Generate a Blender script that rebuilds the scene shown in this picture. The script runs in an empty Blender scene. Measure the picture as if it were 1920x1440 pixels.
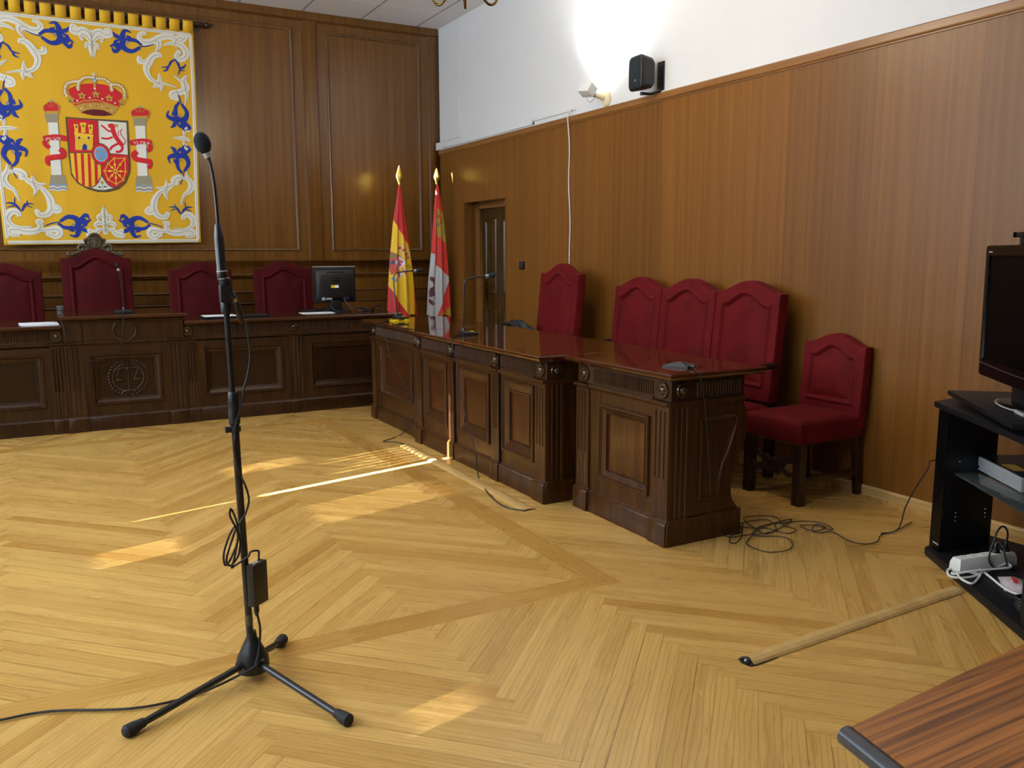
import bpy, bmesh, math, random
from mathutils import Vector, Matrix, Quaternion
PI = math.pi
random.seed(7)
scn = bpy.context.scene
COL = scn.collection

# ------------------------------------------------------------------ helpers
def rgb(r, g, b):
    def f(c):
        c /= 255.0
        return c / 12.92 if c <= 0.04045 else ((c + 0.055) / 1.055) ** 2.4
    return (f(r), f(g), f(b), 1.0)

def catmull(pts, n=6):
    pts = [Vector(p) for p in pts]
    if len(pts) < 3:
        return pts
    P = [pts[0] * 2 - pts[1]] + pts + [pts[-1] * 2 - pts[-2]]
    out = []
    for i in range(1, len(P) - 2):
        a, b, c, d = P[i - 1], P[i], P[i + 1], P[i + 2]
        for k in range(n):
            t = k / n
            out.append(0.5 * ((2 * b) + (c - a) * t + (2 * a - 5 * b + 4 * c - d) * t * t + (3 * b - a - 3 * c + d) * t ** 3))
    out.append(pts[-1])
    return out

class MB:
    """collects geometry; build() links it as one mesh object"""
    def __init__(s):
        s.v = []; s.f = []; s.m = []; s.xf = None
    def add(s, vs, fs, mi=0):
        o = len(s.v)
        if s.xf is not None:
            vs = [s.xf @ Vector(p) for p in vs]
        s.v += [tuple(p) for p in vs]
        s.f += [tuple(i + o for i in f) for f in fs]
        s.m += [mi] * len(fs)
        return s
    def box(s, x0, x1, y0, y1, z0, z1, mi=0):
        vs = [(x0, y0, z0), (x1, y0, z0), (x1, y1, z0), (x0, y1, z0), (x0, y0, z1), (x1, y0, z1), (x1, y1, z1), (x0, y1, z1)]
        return s.add(vs, [(0, 3, 2, 1), (4, 5, 6, 7), (0, 1, 5, 4), (1, 2, 6, 5), (2, 3, 7, 6), (3, 0, 4, 7)], mi)
    def prism(s, poly, axis, a0, a1, mi=0):
        n = len(poly)
        def P(p, a):
            if axis == 'x': return (a, p[0], p[1])
            if axis == 'y': return (p[0], a, p[1])
            return (p[0], p[1], a)
        vs = [P(p, a0) for p in poly] + [P(p, a1) for p in poly]
        fs = [tuple(range(n))[::-1], tuple(range(n, 2 * n))] + [(i, (i + 1) % n, n + (i + 1) % n, n + i) for i in range(n)]
        return s.add(vs, fs, mi)
    def loops(s, L, cap0=True, cap1=True, mi=0):
        n = len(L[0]); vs = [p for l in L for p in l]; fs = []
        for k in range(len(L) - 1):
            for i in range(n):
                j = (i + 1) % n
                fs.append((k * n + i, k * n + j, (k + 1) * n + j, (k + 1) * n + i))
        if cap0: fs.append(tuple(range(n))[::-1])
        if cap1: fs.append(tuple(range((len(L) - 1) * n, len(L) * n)))
        return s.add(vs, fs, mi)
    def lathe(s, prof, c=(0, 0, 0), d=(0, 0, 1), n=24, mi=0):
        q = Vector((0, 0, 1)).rotation_difference(Vector(d)); c = Vector(c)
        L = []
        for r, h in prof:
            r = max(r, 1e-4)
            L.append([c + q @ Vector((r * math.cos(2 * PI * i / n), r * math.sin(2 * PI * i / n), h)) for i in range(n)])
        return s.loops(L, True, True, mi)
    def tube(s, pts, r, n=8, smooth=0, mi=0, closed=False):
        P = [Vector(p) for p in pts]
        if smooth: P = catmull(P, smooth)
        m = len(P)
        if isinstance(r, (int, float)): R = [r] * m
        else:
            R = []
            for i in range(m):
                t = i / max(1, m - 1) * (len(r) - 1); k = min(int(t), len(r) - 2); u = t - k
                R.append(r[k] * (1 - u) + r[k + 1] * u)
        T = []
        for i in range(m):
            a = P[max(0, i - 1)]; b = P[min(m - 1, i + 1)]
            t = b - a
            T.append(t.normalized() if t.length > 1e-9 else Vector((0, 0, 1)))
        up = Vector((0, 0, 1)) if abs(T[0].z) < 0.9 else Vector((1, 0, 0))
        nrm = T[0].cross(up).normalized(); L = []
        for i in range(m):
            if i:
                q = T[i - 1].rotation_difference(T[i]); nrm = (q @ nrm).normalized()
            bn = T[i].cross(nrm)
            L.append([P[i] + R[i] * (math.cos(2 * PI * k / n) * nrm + math.sin(2 * PI * k / n) * bn) for k in range(n)])
        return s.loops(L, True, True, mi)
    def ell(s, c, r, n=12, mi=0, rot=None):
        c = Vector(c); L = []
        if isinstance(r, (int, float)): r = (r, r, r)
        m = max(4, n // 2)
        for k in range(m + 1):
            a = -PI / 2 + PI * k / m
            rr = max(math.cos(a), 1e-3)
            row = []
            for i in range(n):
                p = Vector((r[0] * rr * math.cos(2 * PI * i / n), r[1] * rr * math.sin(2 * PI * i / n), r[2] * math.sin(a)))
                row.append(c + (rot @ p if rot else p))
            L.append(row)
        return s.loops(L, True, True, mi)
    def sheet(s, rows, mi=0):
        n = len(rows[0]); vs = [p for r in rows for p in r]
        fs = [(k * n + i, k * n + i + 1, (k + 1) * n + i + 1, (k + 1) * n + i) for k in range(len(rows) - 1) for i in range(n - 1)]
        return s.add(vs, fs, mi)
    def build(s, name, mats, parent=None, bevel=0.0, angle=32, seg=2, smooth=True, recalc=True, label=None, solid=0.0):
        me = bpy.data.meshes.new(name)
        me.from_pydata(s.v, [], s.f)
        if not isinstance(mats, (list, tuple)): mats = [mats]
        for m in mats: me.materials.append(m)
        me.polygons.foreach_set('material_index', s.m)
        bm = bmesh.new(); bm.from_mesh(me)
        bmesh.ops.remove_doubles(bm, verts=bm.verts, dist=1e-5)
        if recalc: bmesh.ops.recalc_face_normals(bm, faces=bm.faces)
        if bevel > 0:
            es = [e for e in bm.edges if len(e.link_faces) == 2 and e.calc_face_angle(0) > math.radians(angle)]
            bmesh.ops.bevel(bm, geom=es, offset=bevel, segments=seg, profile=0.6, affect='EDGES', clamp_overlap=True)
        if smooth:
            for f in bm.faces: f.smooth = True
            for e in bm.edges:
                if len(e.link_faces) == 2 and e.calc_face_angle(0) > math.radians(38): e.smooth = False
        bm.to_mesh(me); bm.free()
        o = bpy.data.objects.new(name, me); COL.objects.link(o)
        if parent is not None: o.parent = parent
        if solid:
            md = o.modifiers.new('thickness', 'SOLIDIFY'); md.thickness = solid; md.offset = 0
        if label: o['label'] = label
        return o

def tag(o, label, cat, group=None):
    o['label'] = label; o['category'] = cat
    if group: o['group'] = group
    return o
def thing(name, label, cat, loc=(0, 0, 0), rz=0.0, group=None):
    o = bpy.data.objects.new(name, None); COL.objects.link(o)
    o.location = loc; o.rotation_euler = (0, 0, rz); o.empty_display_size = 0.1
    return tag(o, label, cat, group)
def struct(o):
    o['kind'] = 'structure'; return o
def dup(root, loc, rz, label, group=None):
    r = root.copy(); COL.objects.link(r); r.location = loc; r.rotation_euler = (0, 0, rz); r['label'] = label
    if group: r['group'] = group
    for ch in list(root.children):
        c = ch.copy(); COL.objects.link(c); c.parent = r
        for g in list(ch.children):
            d = g.copy(); COL.objects.link(d); d.parent = c
    return r

# ------------------------------------------------------------------ materials
class NT:
    def __init__(s, name):
        s.m = bpy.data.materials.new(name); s.m.use_nodes = True
        s.t = s.m.node_tree; s.b = s.t.nodes['Principled BSDF']
    def n(s, typ, **k):
        x = s.t.nodes.new(typ)
        for a, b in k.items(): setattr(x, a, b)
        return x
    def l(s, a, b): s.t.links.new(a, b)
    def set(s, **k):
        for a, b in k.items():
            s.b.inputs[a.replace('_', ' ')].default_value = b
        return s
    def math(s, op, a, b=None, c=None):
        x = s.n('ShaderNodeMath', operation=op)
        for i, v in enumerate((a, b, c)):
            if v is None: continue
            if isinstance(v, (int, float)): x.inputs[i].default_value = v
            else: s.l(v, x.inputs[i])
        return x.outputs[0]
    def mix(s, fac, a, b, blend='MIX'):
        x = s.n('ShaderNodeMix', data_type='RGBA', blend_type=blend)
        for i, v in ((0, fac), (6, a), (7, b)):
            if isinstance(v, (int, float)): x.inputs[i].default_value = v
            elif isinstance(v, tuple): x.inputs[i].default_value = v
            else: s.l(v, x.inputs[i])
        return x.outputs[2]
    def noise(s, vec, scale=1, detail=4, dist=0.0, rough=0.55):
        x = s.n('ShaderNodeTexNoise'); x.inputs['Scale'].default_value = scale; x.inputs['Detail'].default_value = detail
        x.inputs['Distortion'].default_value = dist; x.inputs['Roughness'].default_value = rough
        s.l(vec, x.inputs['Vector']); return x.outputs[0]
    def mapping(s, vec, scale):
        x = s.n('ShaderNodeMapping'); x.inputs['Scale'].default_value = scale; s.l(vec, x.inputs['Vector']); return x.outputs[0]
    def ramp(s, fac, stops, interp='LINEAR'):
        x = s.n('ShaderNodeValToRGB'); cr = x.color_ramp; cr.interpolation = interp
        while len(cr.elements) < len(stops): cr.elements.new(0.5)
        for e, (p, c) in zip(cr.elements, stops): e.position = p; e.color = c
        s.l(fac, x.inputs[0]); return x.outputs[0]
    def obj(s): return s.n('ShaderNodeTexCoord').outputs['Object']
    def bump(s, h, strength=0.2, dist=0.002):
        x = s.n('ShaderNodeBump'); x.inputs['Strength'].default_value = strength; x.inputs['Distance'].default_value = dist
        s.l(h, x.inputs['Height']); s.l(x.outputs[0], s.b.inputs['Normal'])

def plain(name, col, rough=0.5, metal=0.0, spec=0.5, var=0.08, scale=30, **k):
    t = NT(name); t.set(Roughness=rough, Metallic=metal)
    t.b.inputs['Specular IOR Level'].default_value = spec
    nz = t.noise(t.obj(), scale, 3)
    a = tuple(c * (1 - var) for c in col[:3]) + (1,); b = tuple(min(1, c * (1 + var)) for c in col[:3]) + (1,)
    t.l(t.ramp(nz, [(0.3, a), (0.7, b)]), t.b.inputs['Base Color'])
    for a_, b_ in k.items(): t.b.inputs[a_.replace('_', ' ')].default_value = b_
    return t.m

def wood(name, dark, light, scale=(22, 22, 1.1), fine=(160, 160, 5), rough=0.4, spec=0.5, coat=0.0, contrast=(0.3, 0.72), finea=0.25, seam=None, dist=0.6, bmp=0.02):
    t = NT(name); t.set(Roughness=rough); t.b.inputs['Specular IOR Level'].default_value = spec
    o = t.obj()
    n1 = t.noise(t.mapping(o, scale), 1, 5, dist)
    n2 = t.noise(t.mapping(o, fine), 1, 3, 0.2)
    c = t.ramp(n1, [(contrast[0], dark), (contrast[1], light)])
    f = t.ramp(n2, [(0.3, (1 - finea, 1 - finea, 1 - finea, 1)), (0.7, (1, 1, 1, 1))])
    c = t.mix(1.0, c, f, 'MULTIPLY')
    if seam:                              # veneer sheets side by side along y: tint per sheet and a hairline joint
        off, w, line = seam
        sx = t.n('ShaderNodeSeparateXYZ'); t.l(o, sx.inputs[0])
        u = t.math('DIVIDE', t.math('SUBTRACT', sx.outputs[1], off), w)
        k = t.math('FLOOR', u); fr = t.math('FRACT', u)
        wn = t.n('ShaderNodeTexWhiteNoise', noise_dimensions='1D'); t.l(k, wn.inputs['W'])
        tint = t.ramp(wn.outputs[0], [(0.0, (0.86, 0.85, 0.84, 1)), (1.0, (1.08, 1.06, 1.02, 1))])
        c = t.mix(1.0, c, tint, 'MULTIPLY')
        ed = t.math('LESS_THAN', fr, 0.006)
        c = t.mix(ed, c, line)
    if coat: t.b.inputs['Coat Weight'].default_value = coat; t.b.inputs['Coat Roughness'].default_value = 0.12
    t.l(c, t.b.inputs['Base Color'])
    t.bump(n2, bmp, 0.0006)
    return t.m

def velvet(name, col, dark):
    t = NT(name); t.set(Roughness=0.75)
    t.b.inputs['Specular IOR Level'].default_value = 0.15
    n1 = t.noise(t.obj(), 6, 3, 0.3); n2 = t.noise(t.obj(), 350, 2)
    c = t.ramp(n1, [(0.3, dark), (0.7, col)])
    t.l(c, t.b.inputs['Base Color'])
    t.b.inputs['Sheen Weight'].default_value = 0.12; t.b.inputs['Sheen Roughness'].default_value = 0.4
    t.b.inputs['Sheen Tint'].default_value = (0.85, 0.2, 0.2, 1)
    t.bump(n2, 0.25, 0.0008)
    return t.m

def attrcol(name, attr, rough=0.8, sheen=0.2):
    t = NT(name); t.set(Roughness=rough)
    a = t.n('ShaderNodeAttribute', attribute_name=attr)
    n2 = t.noise(t.obj(), 400, 2)
    t.l(a.outputs['Color'], t.b.inputs['Base Color']); t.b.inputs['Sheen Weight'].default_value = sheen
    t.bump(n2, 0.15, 0.0006)
    return t.m

def emis(name, col, strength, base=(0.8, 0.8, 0.8, 1)):
    t = NT(name); t.set(Base_Color=base, Roughness=0.8)
    t.b.inputs['Emission Color'].default_value = col; t.b.inputs['Emission Strength'].default_value = strength
    nz = t.noise(t.obj(), 3, 2)
    t.l(t.ramp(nz, [(0.2, tuple(c * .92 for c in base[:3]) + (1,)), (0.8, base)]), t.b.inputs['Base Color'])
    return t.m

M = {}
M['wall_wood'] = wood('wall_veneer', rgb(114, 72, 26), rgb(134, 89, 36), scale=(26, 26, 0.4), fine=(220, 220, 6), rough=0.38, spec=0.38, finea=0.12, seam=(2.804, 0.648, rgb(92, 56, 22)))
M['back_wood'] = wood('back_wall_veneer', rgb(98, 63, 22), rgb(126, 84, 32), scale=(20, 20, 0.5), fine=(200, 200, 6), rough=0.26, spec=0.5, finea=0.13)
M['back_trim'] = wood('back_wall_moulding', rgb(86, 53, 20), rgb(116, 76, 31), scale=(30, 30, 3), fine=(200, 200, 20), rough=0.3, finea=0.15)
M['dado'] = wood('dado_cap_wood', rgb(128, 84, 40), rgb(152, 104, 52), scale=(40, 1.5, 40), fine=(260, 10, 260), rough=0.35, finea=0.12)
M['desk'] = wood('dark_oak', rgb(44, 24, 9), rgb(88, 52, 20), scale=(34, 34, 1.6), fine=(240, 240, 7), rough=0.32, spec=0.4, finea=0.3)
M['desk_dark'] = wood('dark_oak_frieze', rgb(46, 26, 11), rgb(78, 47, 19), scale=(30, 30, 2.0), fine=(240, 240, 8), rough=0.4, spec=0.35, finea=0.3)
M['desk_panel'] = wood('dark_oak_panel', rgb(54, 28, 11), rgb(86, 47, 19), scale=(36, 36, 1.2), fine=(240, 240, 7), rough=0.2, spec=0.5, finea=0.25)
M['bench'] = wood('bench_oak', rgb(38, 21, 9), rgb(72, 43, 18), scale=(30, 30, 2.0), fine=(240, 240, 8), rough=0.34, spec=0.4, finea=0.35)
M['bench_panel'] = wood('bench_oak_panel', rgb(34, 19, 10), rgb(52, 31, 16), scale=(34, 34, 1.6), fine=(240, 240, 8), rough=0.28, spec=0.35, finea=0.3)
M['desk_top'] = wood('polished_desk_top', rgb(58, 29, 12), rgb(86, 46, 19), scale=(40, 2.0, 40), fine=(240, 12, 240), rough=0.06, spec=0.8, finea=0.2, bmp=0.006)
M['bench_top'] = wood('bench_top_oak', rgb(56, 29, 13), rgb(84, 47, 21), scale=(2.0, 40, 40), fine=(12, 240, 240), rough=0.12, spec=0.6, finea=0.2)
M['chair_wood'] = wood('dark_chair_wood', rgb(32, 18, 12), rgb(56, 32, 20), scale=(40, 40, 4), rough=0.35, finea=0.3)
M['carved'] = wood('carved_crest_wood', rgb(62, 50, 34), rgb(104, 86, 60), scale=(40, 40, 20), rough=0.38, finea=0.4)
M['table'] = wood('mahogany_table_top', rgb(98, 54, 20), rgb(172, 106, 42), scale=(1.4, 75, 75), fine=(5, 300, 300), rough=0.36, spec=0.35, finea=0.25, contrast=(0.36, 0.58), dist=0.5)
M['base_pine'] = wood('pale_pine', rgb(176, 140, 82), rgb(214, 180, 118), scale=(30, 1.2, 30), fine=(200, 6, 200), rough=0.4, finea=0.12)
M['cover_wood'] = wood('pale_floor_strip', rgb(192, 154, 92), rgb(220, 186, 118), scale=(22, 2.0, 22), fine=(200, 8, 200), rough=0.35, finea=0.12, dist=1.0)
M['velvet'] = velvet('red_velvet', rgb(104, 14, 19), rgb(84, 9, 13))
M['velvet_dark'] = velvet('shaded_red_velvet', rgb(78, 9, 14), rgb(62, 6, 10))  # red velvet again, darkened for the dimmer light behind the bench
M['white_wall'] = plain('white_plaster', rgb(214, 216, 218), 0.85, var=0.012, scale=4)
M['white_plastic'] = plain('white_plastic', rgb(214, 216, 214), 0.45, var=0.03)
M['cream_plastic'] = plain('cream_plastic', rgb(222, 210, 176), 0.5, var=0.03)
M['black_plastic'] = plain('black_plastic', rgb(19, 21, 25), 0.42, var=0.1)
M['black_gloss'] = plain('black_gloss', rgb(9, 10, 13), 0.18, spec=0.12, var=0.1)
M['screen'] = plain('dark_screen', rgb(4, 5, 7), 0.4, spec=0.04, var=0.1)
M['black_metal'] = plain('black_steel', rgb(20, 23, 30), 0.3, spec=0.6, var=0.1)
M['black_board'] = plain('black_laminate', rgb(17, 19, 24), 0.45, spec=0.25, var=0.12, scale=120)
M['foam'] = plain('foam_windscreen', rgb(24, 34, 42), 0.95, var=0.25, scale=500)
M['rubber'] = plain('black_rubber', rgb(26, 28, 32), 0.7, var=0.1)
M['cord'] = plain('black_cord', rgb(22, 24, 30), 0.5, var=0.1)
M['silver'] = plain('silver_plastic', rgb(176, 178, 182), 0.35, metal=0.25, var=0.04)
M['brass'] = plain('polished_brass', rgb(240, 200, 84), 0.38, metal=1.0, var=0.04)
M['bronze'] = plain('chandelier_bronze', rgb(120, 100, 46), 0.25, metal=1.0, var=0.1)
M['paper'] = plain('white_paper', rgb(232, 236, 242), 0.7, var=0.01)
M['blue_jacket'] = plain('black_quilted_nylon', rgb(20, 24, 33), 0.5, var=0.3, scale=40)
M['yellow_plastic'] = plain('yellow_plastic', rgb(226, 196, 20), 0.45, var=0.03)
M['gold_cloth'] = plain('gold_cloth', rgb(222, 172, 18), 0.72, var=0.03, scale=200, Sheen_Weight=0.15)
M['emb_white'] = plain('white_embroidery', rgb(222, 220, 208), 0.85, var=0.08, scale=300)
M['emb_grey'] = plain('grey_embroidery', rgb(150, 142, 118), 0.85, var=0.1, scale=300)
M['emb_blue'] = plain('blue_embroidery', rgb(22, 52, 150), 0.8, var=0.1, scale=300)
M['emb_red'] = plain('red_embroidery', rgb(204, 30, 42), 0.8, var=0.06, scale=300)
M['emb_dark'] = plain('wine_embroidery', rgb(96, 14, 28), 0.8, var=0.06, scale=300)
M['emb_gold'] = plain('gold_embroidery', rgb(190, 146, 58), 0.7, var=0.12, scale=300)
M['emb_yellow'] = plain('yellow_embroidery', rgb(236, 190, 40), 0.75, var=0.06, scale=300)
M['emb_olive'] = plain('olive_embroidery', rgb(88, 78, 48), 0.8, var=0.1, scale=300)
M['emb_sky'] = plain('sky_embroidery', rgb(112, 158, 208), 0.8, var=0.06, scale=300)
M['emb_green'] = plain('green_embroidery', rgb(18, 98, 62), 0.8, var=0.06, scale=300)
M['flag'] = attrcol('printed_satin', 'print', 0.55, 0.25)
M['door_wood'] = wood('door_varnished_wood', rgb(52, 36, 12), rgb(80, 58, 20), scale=(30, 30, 1.2), rough=0.25, spec=0.4, finea=0.25)
M['rosette'] = wood('polished_rosette_wood', rgb(48, 32, 20), rgb(72, 50, 30), scale=(30, 30, 20), rough=0.16, spec=0.8, finea=0.15)
M['socket'] = plain('socket_grey', rgb(150, 152, 150), 0.5, var=0.03)
M['bag'] = plain('clear_plastic_bag', rgb(196, 186, 190), 0.2, var=0.15, scale=30)
M['red_print'] = plain('red_print', rgb(196, 60, 66), 0.5, var=0.05)
M['dark_steel_edge'] = plain('dark_table_edge', rgb(54, 56, 62), 0.28, var=0.05)
M['bulb'] = emis('candle_bulb', (1.0, 0.82, 0.55, 1), 6.0)
M['blind'] = emis('sunlit_blind', (0.77, 0.885, 1.0, 1), 6.9)
M['lamp_face'] = emis('halogen_lamp_face', (1.0, 0.95, 0.86, 1), 30.0)

def glass():
    t = NT('clear_shelf_glass'); t.set(Roughness=0.02, IOR=1.45, Base_Color=(0.5, 0.6, 0.6, 1)); t.b.inputs['Transmission Weight'].default_value = 0.95
    nz = t.noise(t.obj(), 2, 1); t.l(t.ramp(nz, [(0, (0.62, 0.72, 0.72, 1)), (1, (0.68, 0.78, 0.78, 1))]), t.b.inputs['Base Color'])
    return t.m
M['glass'] = glass()

def floor_mat():
    t = NT('ash_parquet'); t.b.inputs['Specular IOR Level'].default_value = 0.5
    uv = t.n('ShaderNodeUVMap', uv_map='grain').outputs[0]
    ed = t.n('ShaderNodeUVMap', uv_map='edge').outputs[0]
    at = t.n('ShaderNodeAttribute', attribute_name='plank')
    n1 = t.noise(t.mapping(uv, (1.1, 10, 1)), 1, 3, 1.2)
    n2 = t.noise(t.mapping(uv, (5, 190, 1)), 1, 3, 0.3)
    wv = t.n('ShaderNodeTexWave', wave_type='BANDS', bands_direction='Y'); wv.inputs['Scale'].default_value = 5.0
    wv.inputs['Distortion'].default_value = 9.0; wv.inputs['Detail'].default_value = 2.0; wv.inputs['Detail Scale'].default_value = 0.7
    t.l(t.mapping(uv, (0.55, 3.2, 1)), wv.inputs['Vector'])
    c = t.ramp(n1, [(0.28, rgb(196, 155, 84)), (0.72, rgb(216, 177, 101))])
    wl = t.ramp(wv.outputs['Fac'], [(0.0, (0.80, 0.74, 0.62, 1)), (0.10, (0.95, 0.93, 0.90, 1)), (0.28, (1, 1, 1, 1))])
    c = t.mix(1.0, c, wl, 'MULTIPLY')
    c = t.mix(1.0, c, t.ramp(n2, [(0.3, (0.93, 0.91, 0.88, 1)), (0.7, (1, 1, 1, 1))]), 'MULTIPLY')
    tint = t.ramp(at.outputs['Fac'], [(0.0, (0.80, 0.70, 0.54, 1)), (0.15, (0.90, 0.85, 0.76, 1)), (0.5, (0.98, 0.97, 0.95, 1)), (1.0, (1.08, 1.09, 1.12, 1))])
    c = t.mix(1.0, c, tint, 'MULTIPLY')
    s = t.n('ShaderNodeSeparateXYZ'); t.l(ed, s.inputs[0])
    d1 = t.math('MINIMUM', s.outputs[1], t.math('SUBTRACT', 0.07, s.outputs[1]))
    d2 = t.math('MINIMUM', s.outputs[0], t.math('SUBTRACT', 1.05, s.outputs[0]))
    d = t.math('MINIMUM', d1, d2)
    e = t.math('LESS_THAN', d, 0.0011)
    jf = t.math('MULTIPLY_ADD', t.math('LESS_THAN', t.math('FRACT', t.math('MULTIPLY', at.outputs['Fac'], 37.0)), .3), .6, .35)
    c = t.mix(t.math('MULTIPLY', e, jf), c, rgb(84, 62, 34))
    t.l(c, t.b.inputs['Base Color'])
    r = t.n('ShaderNodeMapRange'); t.l(n1, r.inputs[0]); r.inputs[3].default_value = 0.22; r.inputs[4].default_value = 0.34
    t.l(r.outputs[0], t.b.inputs['Roughness'])
    t.bump(n2, 0.08, 0.0006)
    return t.m
M['floor'] = floor_mat()

def ceil_mat():
    t = NT('ceiling_tiles'); t.set(Roughness=0.9)
    o = t.obj(); s = t.n('ShaderNodeSeparateXYZ'); t.l(o, s.inputs[0])
    fx = t.math('FRACT', t.math('DIVIDE', t.math('SUBTRACT', s.outputs[0], 2.685), 0.67))
    fy = t.math('FRACT', t.math('DIVIDE', t.math('SUBTRACT', s.outputs[1], 8.95), 0.67))
    gx = t.math('LESS_THAN', fx, 0.036); gy = t.math('LESS_THAN', fy, 0.022)
    n = t.noise(o, 90, 3)
    c = t.ramp(n, [(0.3, rgb(226, 227, 230)), (0.7, rgb(234, 235, 238))])
    c = t.mix(gx, c, rgb(160, 168, 178)); c = t.mix(gy, c, rgb(250, 250, 250))
    t.l(c, t.b.inputs['Base Color']); return t.m
M['ceiling'] = ceil_mat()
# ------------------------------------------------------------------ camera
CAMZ = 1.45; FPX = 1590.0
yaw, pit, rol = math.radians(28.85), math.radians(8.68), math.radians(0.13)
fw = Vector((math.sin(yaw) * math.cos(pit), math.cos(yaw) * math.cos(pit), -math.sin(pit)))
rt = Vector((math.cos(yaw), -math.sin(yaw), 0)); dn = fw.cross(rt)
r2 = rt * math.cos(rol) + dn * math.sin(rol); d2 = -rt * math.sin(rol) + dn * math.cos(rol)
cd = bpy.data.cameras.new('camera'); cam = bpy.data.objects.new('camera', cd); COL.objects.link(cam)
mm = Matrix((r2, -d2, -fw)).transposed().to_4x4(); mm.translation = (0, 0, CAMZ); cam.matrix_world = mm
cd.sensor_width = 36.0; cd.lens = FPX / 1920 * 36.0; cd.clip_start = 0.05
scn.camera = cam

# ------------------------------------------------------------------ room
XR, YB, XL, YF, ZC = 4.31, 9.615, -3.1, -6.0, 4.07
BX0, BX1, BY0, BY1, BW = -0.92, 2.175, 2.93, 7.35, 0.135     # border band of the parquet (outer edges)

def clip(poly, a, b, c):
    """keep a*x+b*y<=c"""
    out = []
    for i in range(len(poly)):
        p, q = poly[i], poly[(i + 1) % len(poly)]
        dp = a * p[0] + b * p[1] - c; dq = a * q[0] + b * q[1] - c
        if dp <= 0: out.append(p)
        if (dp < 0 < dq) or (dq < 0 < dp):
            t = dp / (dp - dq); out.append((p[0] + (q[0] - p[0]) * t, p[1] + (q[1] - p[1]) * t))
    return out

def build_floor():
    w = 0.07; n = 15; Lg = w * n; S2 = math.sqrt(0.5)
    V = []; F = []; G = []; E = []; K = []
    def emit(poly, o, du, rnd, off):
        if len(poly) < 3: return
        b = len(V)
        for p in poly:
            V.append((p[0], p[1], 0.0)); r = (p[0] - o[0], p[1] - o[1])
            u = r[0] * du[0] + r[1] * du[1]; v = -r[0] * du[1] + r[1] * du[0]
            G.append((u + off[0], v + off[1])); E.append((u, v)); K.append(rnd)
        F.append(tuple(range(b, b + len(poly))))
    def herring(x0, regions):
        R = random.Random(11 + int(x0 * 100))
        for j in range(-4, 6):
            for k in range(-140, 230):
                for kind in (0, 1):
                    # staircase runs along +y; A along (1,1), B along (1,-1)
                    u0, v0 = k * w + j * 2 * Lg, k * w
                    if kind == 0: cs = [(u0, v0), (u0 + Lg, v0), (u0 + Lg, v0 + w), (u0, v0 + w)]
                    else:
                        u1, v1 = u0 + Lg, v0 + w - Lg
                        cs = [(u1, v1), (u1 + w, v1), (u1 + w, v1 + Lg), (u1, v1 + Lg)]
                    ps = [((u - v) * S2 + x0, (u + v) * S2) for u, v in cs]
                    xs = [p[0] for p in ps]; ys = [p[1] for p in ps]
                    rnd = R.random() ** 0.8; off = (R.random() * 40, R.random() * 40)
                    if max(xs) < XL or min(xs) > XR or max(ys) < YF or min(ys) > YB: continue
                    du = (S2, S2) if kind == 0 else (-S2, S2)
                    o = ps[0] if kind == 0 else ps[1]
                    for reg in regions:
                        q = ps
                        for h in reg:
                            q = clip(q, *h)
                            if len(q) < 3: break
                        emit(q, o, du, rnd, off)
    room = [(-1, 0, -XL), (1, 0, XR), (0, -1, -YF), (0, 1, YB)]
    herring(1.262, [room + [(0, 1, BY0)], room + [(0, -1, -BY1)], room + [(0, -1, -BY0), (0, 1, BY1), (1, 0, BX0)], room + [(0, -1, -BY0), (0, 1, BY1), (-1, 0, -BX1)]])
    ix0, ix1, iy0, iy1 = BX0 + BW, BX1 - BW, BY0 + BW, BY1 - BW
    herring(0.515, [[(-1, 0, -ix0), (1, 0, ix1), (0, -1, -iy0), (0, 1, iy1)]])
    def band(poly, o, du, rnd): emit(poly, o, du, rnd, (rnd * 30, rnd * 17))
    def strips(a, b, c, d, along, o0):          # mitred band, cut into two boards across
        pass
    for poly, du in (([(BX0, BY0), (BX1, BY0), (ix1, iy0), (ix0, iy0)], (1, 0)), ([(BX1, BY0), (BX1, BY1), (ix1, iy1), (ix1, iy0)], (0, 1)),
                     ([(BX1, BY1), (BX0, BY1), (ix0, iy1), (ix1, iy1)], (1, 0)), ([(BX0, BY1), (BX0, BY0), (ix0, iy0), (ix0, iy1)], (0, 1))):
        n_ = 5
        ln = (BX1 - BX0) if du == (1, 0) else (BY1 - BY0)
        st = BX0 if du == (1, 0) else BY0
        for i in range(n_):
            a, b = st + ln * i / n_, st + ln * (i + 1) / n_
            q = clip(clip(poly, -du[0], -du[1], -a), du[0], du[1], b)
            band_o = (a - 0.01, BY0 + 0) if du == (1, 0) else (0, a - 0.01)
            if len(q) >= 3:
                rnd = random.Random(i * 7 + int(st * 10)).random() * 0.05 + 0.03
                bb = len(V)
                for p in q:
                    u = p[0] * du[0] + p[1] * du[1]; v = p[0] * du[1] + p[1] * du[0]
                    V.append((p[0], p[1], 0.0)); G.append((u + i * 3, v * 0.7)); E.append((0.5, 0.035)); K.append(rnd)
                F.append(tuple(range(bb, bb + len(q))))
    me = bpy.data.meshes.new('floor'); me.from_pydata(V, [], F)
    for nm, D in (('grain', G), ('edge', E)):
        uv = me.uv_layers.new(name=nm)
        for lp in me.loops: uv.data[lp.index].uv = D[lp.vertex_index]
    at = me.attributes.new('plank', 'FLOAT', 'POINT'); at.data.foreach_set('value', K)
    me.materials.append(M['floor'])
    # make all faces look up, plus a slab below
    bm = bmesh.new(); bm.from_mesh(me)
    for f in bm.faces:
        f.normal_update()
        if f.normal.z < 0: f.normal_flip()
    bm.to_mesh(me); bm.free()
    o = bpy.data.objects.new('floor', me); COL.objects.link(o); struct(o)
build_floor()

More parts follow.
